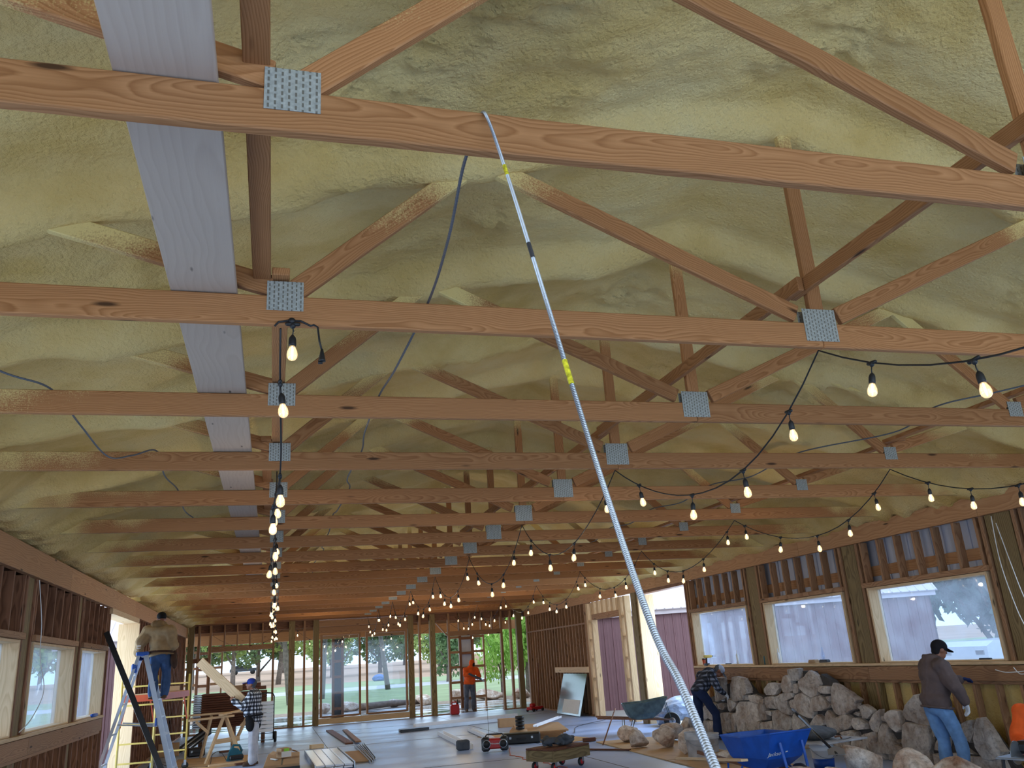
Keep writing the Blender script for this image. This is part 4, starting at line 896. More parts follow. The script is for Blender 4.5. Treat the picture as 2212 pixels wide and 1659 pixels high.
on_sill('black_case', 13.3, blackb, 'small black case on the sill beside the tan pouch', 'case')
on_sill('glass_bottle', 13.45, lambda t, Mx: (MB().lathe([(.03, 0), (.03, .16), (.012, .21), (.012, .27)], 12).build('bottle', M['glass'], t, Mx, True)), 'clear bottle standing behind the tan pouch', 'bottle', 9.36)
on_sill('tape_measure', 9.72, tool, 'small grey gadget on the sill by the brown-jacketed man', 'tool')
# power tool on a stand at the right edge
ts = empty('tile_saw', T(7.35, 7.35, 0), 'power saw on a metal stand at the right edge', 'saw')
MB().cbox((.5, .42, .02), .004, (0, 0, .56)).build('table', M['steel'], ts, TR(7.30, 7.38, 0, .3)); MB().cbox((.2, .24, .12), .03, (.08, .0, .64)).build('motor_housing', M['blackplastic'], ts, TR(7.30, 7.38, 0, .3)); MB().lathe([(.11, -.004), (.11, .004)], 24).build('blade', M['steel'], ts, TR(7.2, 7.43, .6, .3, math.pi/2))
for sx in (-1, 1):
    for sy in (-1, 1): MB().bar((sx*.2, sy*.16, .55), (sx*.27, sy*.2, 0), .025, .025).build('leg', M['blackmetal'], ts, TR(7.30, 7.38, 0, .3))

# dolly with a jacket on it
dm = TR(4.70, 14.6, 0, math.radians(32)); dl_ = empty('dolly', dm, 'low wooden platform dolly on red casters, in the middle of the floor', 'dolly')
DX, DY = .95, .62
for k in range(5): board('deck_board', Vector(dm @ Vector((-DX/2, -DY/2+DY*(k+.5)/5, .335))), Vector(dm @ Vector((DX/2, -DY/2+DY*(k+.5)/5, .335))), DY/5-.004, .03, M['redwood'], dl_)
for s in (-1, 1):
    board('side_rail', dm @ Vector((-DX/2, s*(DY/2-.02), .235)), dm @ Vector((DX/2, s*(DY/2-.02), .235)), .04, .165, M['treated'], dl_)
    board('end_rail', dm @ Vector((s*(DX/2-.02), -DY/2+.042, .235)), dm @ Vector((s*(DX/2-.02), DY/2-.042, .235)), .04, .165, M['treated'], dl_)
for sx in (-1, 1):
    for sy in (-1, 1):
        Mc = dm @ T(sx*(DX/2-.12), sy*(DY/2-.1), 0); c_ = MB(); c_.box((0, 0, .146), (.1, .09, .012)); c_.box((0, .03, .11), (.05, .006, .07)); c_.box((0, -.03, .11), (.05, .006, .07)); f = c_.build('caster', M['steel'], dl_, Mc)
        MB().lathe([(.04, -.022), (.062, -.022), (.068, -.012), (.068, .012), (.062, .022), (.04, .022)], 20, None, 0).lathe([(.005, -.024), (.042, -.024), (.042, .024), (.005, .024)], 16, None, 1).build('wheel', [M['black'], M['red']], f, Mc @ T(-.02, 0, .07) @ Matrix.Rotation(math.pi/2, 4, 'X'), True)
# a crumpled jacket
pending_jacket = True

# job-site radio
rm = TR(4.46, 18.05, 0, math.radians(-14)); rd = empty('jobsite_radio', rm, 'red and black job-site radio with two round speakers and an aerial', 'radio')
MB().cbox((.52, .24, .20), .03, (0, 0, .16)).build('body', M['red'], rd, rm)
for s in (-1, 1):
    MB().cbox((.17, .27, .27), .035, (s*.19, 0, .155)).build('bumper', M['blackplastic'], rd, rm); sp = MB().lathe([(.06, 0), (.066, .018), (.078, .018), (.084, .0)], 20).build('speaker', M['steel'], rd, rm @ T(s*.17, -.136, .16) @ Matrix.Rotation(math.pi/2, 4, 'X'), True)
    MB().lathe([(.001, .02), (.07, .022), (.07, .014)], 20).build('cone', M['black'], sp, rm @ T(s*.17, -.137, .16) @ Matrix.Rotation(math.pi/2, 4, 'X'), True)
MB().tube([(-.2, .05, .28), (-.16, .05, .33), (.16, .05, .33), (.2, .05, .28)], .014, 8).build('carry_handle', M['blackplastic'], rd, rm, True); MB().tube([(-.12, .08, .26), (-.12, .08, .86)], .004, 6).build('aerial', M['black'], rd, rm, True)
text('Milwaukee', .045, M['paper'], rm @ T(0, -.123, .165) @ Euler((math.pi/2, 0, 0)).to_matrix().to_4x4(), rd, .002, .3)
def caseobj(name, Mx, d, m, label, cat, latch=True):
    t = empty(name, Mx, label, cat); MB().cbox(d, .03, (0, 0, d[2]/2)).build('shell', M[m], t, Mx)
    if latch:
        for s in (-1, 1): MB().cbox((.05, .02, .05), .006, (s*d[0]*.28, -d[1]/2-.005, d[2]*.6)).build('latch', M['steel'], t, Mx)
        MB().tube([(-.1, -d[1]/2, d[2]*.5), (-.09, -d[1]/2-.04, d[2]*.5), (.09, -d[1]/2-.04, d[2]*.5), (.1, -d[1]/2, d[2]*.5)], .01, 6).build('handle', M['blackplastic'], t, Mx, True)
    return t
caseobj('tool_case', TR(5.35, 19.2, 0, math.radians(-16)), (.85, .36, .22), 'black', 'long black tool case behind the radio', 'tool case')
caseobj('charger', TR(3.98, 18.95, 0, .1), (.26, .22, .2), 'grey', 'grey and black charger on the floor left of the radio', 'charger', False)
ro = MB(); 
for k in range(4): ro.lathe([(.05, k*.075), (.1, k*.075+.006), (.104, k*.075+.035), (.1, k*.075+.066), (.05, k*.075+.07)], 20)
o = ro.build('membrane_roll', M['black'], None, T(5.52, 19.85, .23), True)
tag(MB().lathe([(.001, 0), (.16, 0), (.16, .22), (.001, .22)], 16).build('upright_can', M['cardboard'], None, T(5.52, 19.85, .001), True), 'round cardboard drum under the black roll, behind the tool case', 'drum')
tag(o, 'ribbed black roll standing behind the tool case', 'roll')
# flattened boxes and a carton
for k in range(5): tag(MB().cbox((1.15, 2.4, .03), .004).build('flattened_carton', M['cardboard'], None, TR(6.15+.03*k, 21.0-.05*k, .03+.032*k, -.28+.015*k)), ['bottom flattened carton of the stack behind the radio', 'second flattened carton from the bottom of the stack', 'middle flattened carton of the stack behind the radio', 'second flattened carton from the top of the stack', 'top flattened carton of the stack, under the white channel'][k], 'carton', 'flattened cartons')
tag(MB().cbox((.62, .3, .22), .006, (0, 0, .11)).build('carton', M['cardboard'], None, TR(6.35, 23.9, 0, -.1)), 'small tan carton standing behind the flattened cartons', 'carton')
def chan(name, p0, p1, w, h, m, label, group='white metal channels on the floor'):
    a = Vector(p0); b = Vector(p1); F = frame(a, b); L = (b-a).length; mb_ = MB(); mb_.box((0, 0, -h/2+.003), (L, w, .006), F); 
    for s in (-1, 1): mb_.box((0, s*(w/2-.003), 0), (L, .006, h), F)
    o = mb_.build(name, M[m]); return tag(o, label, 'metal channel', group)
chan('metal_channel', (4.3, 23.3, .05), (4.12, 18.95, .05), .16, .1, 'alumwhite', 'white metal channel left of the radio, nearest of the pair')
chan('metal_channel', (5.15, 23.6, .05), (4.95, 20.3, .05), .12, .08, 'alumwhite', 'white metal channel running behind the radio toward the rails')
chan('metal_channel', (5.95, 20.1, .26), (7.4, 22.6, .235), .09, .05, 'alumwhite', 'white metal channel lying across the top flattened carton')
chan('metal_rail', (3.5, 25.3, .05), (7.2, 26.2, .05), .11, .09, 'alu', 'front long metal rail across the far floor', 'long rails on the far floor')
chan('metal_rail', (4.1, 26.4, .06), (7.5, 27.3, .06), .14, .11, 'alumwhite', 'rear long white rail across the far floor', 'long rails on the far floor')
chan('metal_rail', (3.52, 25.15, .04), (4.35, 25.36, .04), .06, .07, 'blackmetal', 'short black rail at the left end of the long rails', 'long rails on the far floor')
# mirror-like sheet leaning on the right studs
M['mirror'] = plain('reflective_sheet', srgb(96, 104, 98), .12, .3, .04, 6, 0, .3)
mr = empty('mirror_sheet', T(9.1, 25.9, 0), 'large reflective glass sheet leaning on the right wall studs', 'mirror')
MB().box((0, 0, 0), (2.2, .012, 1.22), frame((8.98, 27.2, .61), (8.98, 25.0, .61), (.28, 0, 1.0))).build('sheet', M['mirror'], mr)
MB().box((.15, -.009, -.36), (1.5, .003, .4), frame((8.98, 27.2, .61), (8.98, 25.0, .61), (.28, 0, 1.0))).build('paper_label', M['paper'], mr)
# red floor jack with a long handle
jm = TR(8.75, 29.4, 0, .5); fj = empty('floor_jack', jm, 'red floor jack with a long handle by the rear right corner', 'jack'); MB().cbox((.6, .26, .1), .02, (0, 0, .1)).build('chassis', M['red'], fj, jm); MB().cbox((.2, .14, .12), .03, (-.12, 0, .2)).build('lift_arm', M['red'], fj, jm); MB().tube([(.2, 0, .15), (.55, .25, 1.55)], .02, 8).build('handle', M['redwood'], fj, jm, True)
for sx in (-1, 1):
    for sy in (-1, 1): MB().lathe([(.01, -.02), (.05, -.02), (.05, .02), (.01, .02)], 14).build('wheel', M['black'], fj, jm @ T(sx*.22, sy*.15, .05) @ Matrix.Rotation(math.pi/2, 4, 'X'), True)
# red fuel can by the rear wall
gm = TR(6.3, 31.2, 0, .1); gc = empty('fuel_can', gm, 'red plastic fuel can on the floor by the rear opening', 'fuel can'); MB().cbox((.32, .22, .34), .04, (0, 0, .17)).build('body', M['red'], gc, gm); MB().tube([(-.1, 0, .32), (-.1, 0, .42), (.06, 0, .42), (.1, 0, .32)], .022, 8).build('handle', M['red'], gc, gm, True); MB().lathe([(.035, .33), (.035, .39), (.015, .40), (.015, .5)], 12).build('spout', M['black'], gc, gm @ T(.12, 0, 0), True)
# orange extension lead on the floor
pt = [(4.9, 18.5, .008), (4.75, 18.0, .008), (4.55, 17.2, .008)]
rr = random.Random(3)
for k in range(20): pt.append((4.55+.25*k/20+rr.uniform(-.07, .07), 17.1-3.0*k/20, .008))
tag(MB().tube(smooth_path(pt, 5), .007, 6).build('extension_lead', M['orange'], None, None, True), 'orange extension lead running from the radio toward the dolly', 'cable')
pt = [(6.95, 20.2, .02), (7.2, 20.9, .01), (7.6, 21.9, .01), (8.2, 22.6, .01), (8.9, 23.2, .01)]
tag(MB().tube(smooth_path(pt, 8), .006, 6).build('extension_lead', M['black'], None, None, True), 'black extension lead crossing the floor toward the narrow doorway', 'cable')

# ---------------------------------------------------------------- floor items: middle and left
tag(MB().cbox((.55, 2.3, .03), .004).build('cardboard_sheet', M['cardboard'], None, TR(1.78, 19.6, .016, -.05)), 'flat brown cardboard on the floor right of the metal panel stack', 'cardboard')
stick('lumber_plank', (1.75, 28.3, .02), (1.92, 23.0, .02), .2, .035, 'redwood', 'dark reddish plank on the far floor, left of the pale one', 'plank')
stick('lumber_plank', (2.2, 28.0, .02), (2.13, 22.8, .055), .14, .035, 'stud', 'pale plank on the far floor beside the dark one', 'plank')
for i, (a, b) in enumerate((((1.98, 22.0, .03), (1.94, 18.1, .03)), ((2.08, 22.2, .03), (2.0, 18.4, .03)), ((2.2, 22.4, .03), (2.07, 18.7, .03)))): chan('angle_bar', a, b, .05, .05, 'alu', ['left bar of the three metal bars on the floor', 'middle bar of the three metal bars on the floor', 'right bar of the three metal bars on the floor'][i], 'metal bars by the cardboard')
ps = empty('panel_stack', T(1.2, 19.5, 0), 'stack of pale metal panels with exposed clips on the floor', 'metal panels')
for k in range(2):
    for j in range(4): MB().cbox((.165, 3.5, .035), .006, (-.27+.18*j, 0, .03+.045*k)).build('panel', M['alumwhite'], ps, TR(1.15+.015*k, 19.4, 0, .02))
for s in (-1, 1): MB().box((s*.37, 0, .06), (.02, 3.5, .11)).build('edge_rail', M['alu'], ps, TR(1.17, 19.4, 0, .02))
cb = empty('carton', T(.25, 17.9, 0), 'large tan carton with a black strap, in front of the man in the blue cap', 'carton')
cbm = TR(.24, 17.8, 0, -.03); MB().cbox((.62, 2.3, .27), .01, (0, 0, .135)).build('box', M['cardboard'], cb, cbm); MB().box((0, -1.15, .15), (.63, .02, .16)).build('black_print', M['black'], cb, cbm); MB().box((0, -1.162, .17), (.34, .004, .06)).build('label', M['paper'], cb, cbm); MB().box((0, 0, .2715), (.03, 2.3, .003)).build('strap', M['black'], cb, cbm)
sb = empty('carton', T(.28, 17.75, .274), 'small open carton with a lime sticker on top of the large carton', 'carton'); sbm = TR(.26, 17.9, .275, .3)
MB().cbox((.2, .3, .17), .004, (0, 0, .085)).build('box', M['cardboard'], sb, sbm); MB().box((0, -.152, .07), (.19, .003, .1)).build('label', M['paper'], sb, sbm); MB().box((0, -.153, .145), (.1, .004, .05)).build('sticker', M['lime'], sb, sbm)
for s in (-1, 1): MB().box((s*.13, 0, .185), (.09, .3, .004), Matrix.Rotation(s*.5, 4, 'Y')).build('flap', M['cardboard'], sb, sbm)
kn = empty('utility_knife', T(.1, 17.5, .275), 'white-handled utility knife lying on the large carton', 'knife'); km = TR(.08, 17.6, .276, 1.9); MB().cbox((.3, .05, .02), .008, (0, 0, .01)).build('handle', M['paper'], kn, km); MB().box((-.18, 0, .01), (.08, .04, .003)).build('blade', M['blackmetal'], kn, km)
stick('wood_block', (.95, 22.6, .045), (1.25, 22.7, .045), .15, .09, 'pale', 'pale wood block on the floor at the floor joint', 'block')
# sawhorse bench
sh_ = empty('sawhorse', T(-1.1, 22.0, 0), 'homemade pale wooden sawhorse with splayed legs', 'sawhorse')
def sb_(nm, a, b, w, h): board(nm, a, b, w, h, M['pale'], sh_)
sb_('beam', (-1.75, 20.9, .94), (-.85, 21.9, .93), .10, .045); sb_('beam', (-1.9, 22.3, .99), (-.2, 22.5, .985), .12, .04); sb_('beam', (-1.1, 21.4, .985), (-.55, 22.9, 1.03), .1, .04)
for a, b in (((-1.05, 21.65, .92), (-1.36, 21.1, .0)), ((-1.0, 21.75, .92), (-.62, 21.55, .0)), ((-1.35, 22.35, .96), (-1.58, 22.75, .0)), ((-1.05, 22.4, .96), (-.78, 22.9, .0)), ((-.5, 22.5, .96), (-.95, 23.1, .0))): sb_('leg', a, b, .05, .075)
sb_('brace', (-1.2, 21.5, .42), (-.68, 21.75, .44), .03, .1); sb_('brace', (-1.6, 21.1, .9), (-1.35, 21.5, .62), .03, .06); sb_('brace', (-.4, 22.5, .95), (-.7, 22.7, .65), .03, .06)
# plank scraps and the circular saw
flat('plywood_sheet', [(-2.1, 22.9), (-.3, 22.4), (-.25, 20.2), (-2.0, 20.0)], .002, .014, 'ply', 'sawdust-covered plywood sheet under the sawhorse', 'plywood')
stick('offcut', (-1.25, 20.35, .035), (-.55, 20.55, .035), .1, .04, 'pale', 'pale board offcut under the circular saw', 'offcut', 'offcuts by the sawhorse'); stick('offcut', (-1.2, 23.6, .04), (-.7, 23.75, .04), .12, .05, 'redwood', 'reddish board offcut behind the sawhorse legs', 'offcut', 'offcuts by the sawhorse'); stick('offcut', (-.7, 20.15, .035), (-.4, 20.25, .035), .1, .04, 'redwood', 'short dark offcut by the saw base', 'offcut', 'offcuts by the sawhorse')
cm = TR(-.74, 20.75, .03, .3); cs = empty('circular_saw', cm, 'teal circular saw resting on offcuts by the sawhorse', 'saw'); MB().prism([(-.17, .04), (.17, .04), (.16, .16), (.06, .27), (-.04, .30), (-.12, .22)], -.035, .035, cm @ Matrix.Rotation(math.pi/2, 4, 'X')).build('blade_guard', M['teal'], cs); MB().cbox((.30, .12, .09), .02, (.02, -.06, .10)).build('battery', M['blackplastic'], cs, cm); MB().cbox((.34, .2, .012), .003, (0, 0, .03)).build('shoe', M['steel'], cs, cm); MB().capsule((.02, .05, .16), (.02, .2, .16), .07, .06, 12, 3).build('motor', M['blackplastic'], cs, cm, True); MB().tube([(-.1, .03, .22), (-.02, .03, .34), (.1, .03, .33), (.16, .03, .22), (.12, .03, .14)], .025, 8).build('handle', M['teal'], cs, cm, True)
pt = [(-.9, 20.8, .06), (-1.05, 20.9, .25), (-1.2, 20.7, .22), (-1.25, 20.5, .03), (-1.6, 20.6, .02), (-2.1, 21.2, .02), (-2.4, 22.2, .02)]
tag(MB().tube(smooth_path(pt, 8), .007, 6).build('power_cord', M['black'], None, None, True), 'black power cord looping from the circular saw to the ladder', 'cable')
# stack of dark wood trays with metal ends and the hand truck behind the man
st = empty('tray_stack', T(-1.2, 26.6, 0), 'tall stack of dark brown panels behind the sawhorse', 'panel stack')
for k in range(15): MB().cbox((1.75, .9, .052), .006, (0, 0, .50+.06*k)).build('panel', M['redwood'], st, TR(-1.0, 26.6, 0, .02)); MB().cbox((.2, .88, .035), .004, (0, 0, .50+.06*k)).build('metal_end', M['alu'], st, TR(-1.99, 26.58, 0, .02))
for x in (-1.85, -1.0, -.2): MB().box((x, 26.6, .235), (.1, .9, .47)).build('skid', M['studdk'], st)
for k in range(2): MB().cbox((.8-.3*k, .8, .09), .006, (.3, 0, 1.44+.1*k)).build('panel', M['redwood'], st, TR(-.85, 26.6, 0, .02))
tag(MB().cbox((.3, .3, .16), .006, (0, 0, .08)).build('carton', M['cardboard'], None, TR(-.95, 26.3, 1.385, .1)), 'tan carton on top of the dark panel stack', 'carton')
hm = TR(-.12, 25.75, 0, 0); ht = empty('hand_truck', hm, 'grey hand truck loaded with white trays behind the man in the blue cap', 'hand truck')
for s in (-1, 1): MB().tube([(s*.2, 0, .1), (s*.2, .1, 1.2), (s*.16, .13, 1.28), (0, .14, 1.3)], .018, 8).build('upright', M['blackmetal'], ht, hm, True)
for k in range(4): MB().bar((-.2, .02+.02*k, .25+.25*k), (.2, .02+.02*k, .25+.25*k), .03, .02).build('crossbar', M['blackmetal'], ht, hm)
for k in range(8): MB().cbox((.38, .3, .085), .01, (0, -.12, .34+.1*k)).build('tray', M['alumwhite'], ht, hm)
MB().box((0, -.15, .10), (.42, .34, .012)).build('toe_plate', M['blackmetal'], ht, hm)
for s in (-1, 1): MB().lathe([(.03, -.035), (.13, -.04), (.15, 0), (.13, .04), (.03, .035)], 20).build('wheel', M['black'], ht, hm @ T(s*.25, .0, .15) @ Matrix.Rotation(math.pi/2, 4, 'Y'), True)
stick('stud_offcut', (-.42, 25.2, .0), (-.38, 25.5, 1.0), .05, .1, 'pale', 'pale stud standing against the hand truck', 'offcut', None, (1, 0, 0))
# pile of grey tubes and a battery tool by the doorway
for k in range(9): tag(MB().tube([(-2.25+.09*(k % 3), 24.6, .03+.052*(k//3)), (-1.75+.09*(k % 3), 26.0, .36+.052*(k//3))], .024, 8).build('pipe', M['alu'] if k % 2 else M['blackmetal'], None, None, True), '%s metal tube of the pile behind the scaffold, %s from its bottom' % ('grey' if k % 2 else 'black', ['first', 'second', 'third', 'fourth', 'fifth', 'sixth', 'seventh', 'eighth', 'ninth'][k]), 'tube', 'tubes in the pile behind the scaffold')
caseobj('tool_case', TR(-1.75, 23.5, 0, .2), (.4, .3, .2), 'blackplastic', 'black tool box on the floor behind the scaffold', 'tool box')
tag(MB().cbox((.5, .35, .3), .01, (0, 0, .15)).build('carton', M['cardboard'], None, TR(-2.45, 24.2, 0, .1)), 'brown carton on the floor beside the tube pile', 'carton')

# ---------------------------------------------------------------- ladder, scaffold and the leaning track
ld = empty('step_ladder', T(-2.3, 17.5, 0), 'tall aluminium step ladder with blue caps, under the man in the tan jacket', 'ladder')
TOPZ = 2.34
for s in (-1, 1):
    y0, y1 = 17.5+s*.20, 17.5+s*.36
    MB().bar((-2.24, y0, TOPZ-.06), (-1.60, y1, 0.0), .03, .085, (1, 0, .3)).build('front_rail', M['alu'], ld)
    MB().bar((-2.36, y0, TOPZ-.06), (-2.98, y1, 0.0), .028, .05, (1, 0, .3)).build('rear_rail', M['alu'], ld)
    MB().bar((-1.95, 17.5+s*.29, 1.05), (-2.62, 17.5+s*.29, 1.12), .01, .025).build('spreader', M['steel'], ld)
for k in range(7):
    z = .3+.3*k; u = (TOPZ-.06-z)/(TOPZ-.06); x = -2.24+.64*u; hy = .20+.16*u
    MB().box((x, 17.5, z), (.085, 2*hy-.03, .03)).build('step', M['alu'], ld)
for k in range(4):
    z = .45+.5*k; u = (TOPZ-.06-z)/(TOPZ-.06); x = -2.36-.62*u; hy = .20+.16*u; MB().bar((x, 17.5-hy+.012, z), (x, 17.5+hy-.012, z), .02, .03).build('rear_bar', M['alu'], ld)
MB().cbox((.22, .46, .07), .02, (-2.3, 17.5, TOPZ-.03)).build('top_cap', M['blue'], ld); MB().cbox((.1, .1, .16), .02, (-2.42, 17.32, 2.06)).build('blue_hook', M['blue'], ld)
MB().cbox((.034, .09, .14), .01, (-1.98, 17.21, 1.12)).build('blue_pad', M['blue'], ld)
sf = empty('scaffold', T(-2.2, 19.3, 0), 'yellow and orange baker scaffold behind the ladder', 'scaffold')
fr = [((-2.76, 18.35), (-2.13, 18.3)), ((-2.42, 20.65), (-1.74, 20.6))]
for (a, b) in fr:
    for (x, y) in (a, b):
        MB().tube([(x, y, .18), (x, y, 1.92)], .022, 8).build('post', M['yellow'], sf, None, True)
        c_ = MB().lathe([(.02, -.02), (.07, -.02), (.07, .02), (.02, .02)], 16).build('caster', M['black'], sf, T(x, y, .07) @ Matrix.Rotation(math.pi/2, 4, 'X'), True); MB().box((x, y, .13), (.05, .06, .1)).build('fork', M['steel'], c_)
    for k in range(5): MB().bar((a[0]+.02, a[1], .38+.34*k), (b[0]-.02, b[1], .38+.34*k), .022, .03).build('rung', M['yellow'], sf)
for i in (0, 1): MB().bar((fr[0][i][0], fr[0][i][1]+.03, 1.52), (fr[1][i][0], fr[1][i][1]-.03, 1.52), .03, .12).build('side_rail', M['orange'], sf)
for i in (0, 1):
    for j in (0, 1):
        p = fr[j][i]; q = fr[1-j][i]; d = .28; MB().bar((p[0]+(q[0]-p[0])*.02, p[1]+(q[1]-p[1])*.02, 1.0), (p[0]+(q[0]-p[0])*.16, p[1]+(q[1]-p[1])*.16, 1.47), .02, .03).build('gusset_brace', M['orange'], sf)
for i in (0, 1): p = fr[i]; MB().bar((p[0][0]+.03, p[0][1], 1.52), (p[1][0]-.03, p[1][1], 1.52), .03, .12).build('end_rail', M['orange'], sf)
dk = MB().prism([(-2.70, 18.4), (-2.18, 18.36), (-1.8, 20.54), (-2.36, 20.6)], 1.57, 1.59).build('deck', M['ply'], sf)
tag(MB().cbox((.3, .2, .1), .01, (0, 0, .05)).build('carton', M['cardboard'], None, TR(-2.02, 19.9, 1.592, .2)), 'small carton on the scaffold deck', 'carton')
lt = empty('leaning_track', T(-1.6, 16, 0), 'long black metal track leaning against the left door frame', 'metal track')
F = frame((-1.52, 16.0, .0), (-2.78, 16.35, 2.68), (.2, -1, 0)); 
MB().box((0, 0, 0), (2.98, .08, .012), F).build('web', M['blackmetal'], lt)
for s in (-1, 1): MB().box((0, s*.04, -.03), (2.98, .01, .06), F).build('flange', M['blackmetal'], lt)
# left sill bits, hanging wires
gl = MB(); 
for s in (-1, 1): gl.capsule((-2.82, 16.0+s*.06, 1.345), (-2.80, 16.2+s*.05, 1.35), .03, .022, 8, 3)
tag(gl.build('work_gloves', M['blue'], None, None, True), 'pair of blue work gloves on the left window sill', 'gloves')
def wire(name, P, r, m, label): return tag(MB().tube(smooth_path(P, 8), r, 6).build(name, M[m], None, None, True), label, 'wire', 'loose wires on the walls')
wire('loose_wire', [(-2.80, 11.7, 3.1), (-2.76, 11.85, 2.6), (-2.77, 12.0, 2.2), (-2.70, 12.05, 1.8), (-2.74, 11.8, 1.5), (-2.80, 11.55, 1.36)], .006, 'paper', 'white wire looping down beside the second left window')
wire('loose_wire', [(9.15, 8.95, 3.2), (9.12, 8.95, 2.6), (9.10, 8.85, 2.0), (9.12, 8.75, 1.55), (9.08, 8.85, 1.28), (9.07, 9.0, 1.22), (9.08, 9.1, 1.30)], .006, 'paper', 'white wire hanging on the right wall, curled at the end')
wire('loose_wire', [(9.15, 8.9, 3.1), (9.12, 8.75, 2.3), (9.10, 8.62, 1.7), (9.09, 8.75, 1.32), (9.07, 9.15, 1.24), (9.08, 9.4, 1.27)], .006, 'paper', 'second white wire on the right wall, ending left of the curl')
# ---------------------------------------------------------------- people
def remesh(name, mb, voxel, m, parent, smooth=6, fac=.5, noise_amp=0, seed=0):
    me = mb.mesh(name+'_src', M['skin']); o = bpy.data.objects.new(name+'_src', me); COL.objects.link(o)
    r = o.modifiers.new('r', 'REMESH'); r.mode = 'VOXEL'; r.voxel_size = voxel
    s = o.modifiers.new('s', 'SMOOTH'); s.factor = fac; s.iterations = smooth
    dg = bpy.context.evaluated_depsgraph_get(); ev = o.evaluated_get(dg); nm = bpy.data.meshes.new_from_object(ev)
    bpy.data.objects.remove(o); nm.name = name; n = len(nm.vertices); co = np.empty(n*3); nm.vertices.foreach_get('co', co); co = co.reshape(-1, 3)
    if noise_amp:
        no = np.empty(n*3); nm.vertices.foreach_get('normal', no); no = no.reshape(-1, 3)
        co = co+no*(noise_amp*sinfield(co*np.array([1, 1, .7]), seed, 9, 14))[:, None]
    nm.vertices.foreach_set('co', co.ravel()); nm.materials.clear(); nm.materials.append(m)
    nm.polygons.foreach_set('use_smooth', [True]*len(nm.polygons)); nm.update()
    nm.transform(WM[parent.name].inverted())
    return link(bpy.data.objects.new(name, nm), parent, WM[parent.name].copy())
def lerp(a, b, u): return Vector(a).lerp(Vector(b), u)
def hand_prims(mb, wrist, d, palm_n, side, curl=.5, sc=1.0, q=0):
    """d: direction of the fingers, palm_n: direction the palm faces, side: direction of the thumb"""
    d = Vector(d).normalized(); n = Vector(palm_n); n = (n-d*n.dot(d)).normalized(); t = Vector(side); t = (t-d*t.dot(d)-n*t.dot(n)).normalized(); w = Vector(wrist)
    R = Matrix((t, d, n)).transposed()
    mb.ell(w+d*.05*sc, (.042*sc+q, .052*sc+q, .018*sc+q), R, 12, 8); mb.capsule(w-d*.02, w+d*.03*sc, .027*sc+q, .03*sc+q)
    for i, (o, L) in enumerate(((.031, .078), (.0105, .088), (-.0105, .082), (-.031, .064))):
        b = w+d*.088*sc+t*o*sc; a1 = curl*.7; p1 = b+(d*math.cos(a1)+n*math.sin(a1))*L*.5*sc; a2 = curl*1.7; p2 = p1+(d*math.cos(a2)+n*math.sin(a2))*L*.5*sc
        mb.capsule(b-d*.02*sc, p1, .0105*sc+q, .0098*sc+q, 8, 3); mb.capsule(p1, p2+(p2-p1).normalized()*q, .0098*sc+q, .0085*sc+q, 8, 3)
    b = w+d*.03*sc+t*.034*sc; p1 = b+(t*.7+d*.6+n*.25).normalized()*.045*sc; p2 = p1+(t*.25+d*.8+n*.5*curl).normalized()*.036*sc
    mb.capsule(b, p1, .014*sc+q, .012*sc+q, 8, 3); mb.capsule(p1, p2, .012*sc+q, .0095*sc+q, 8, 3)
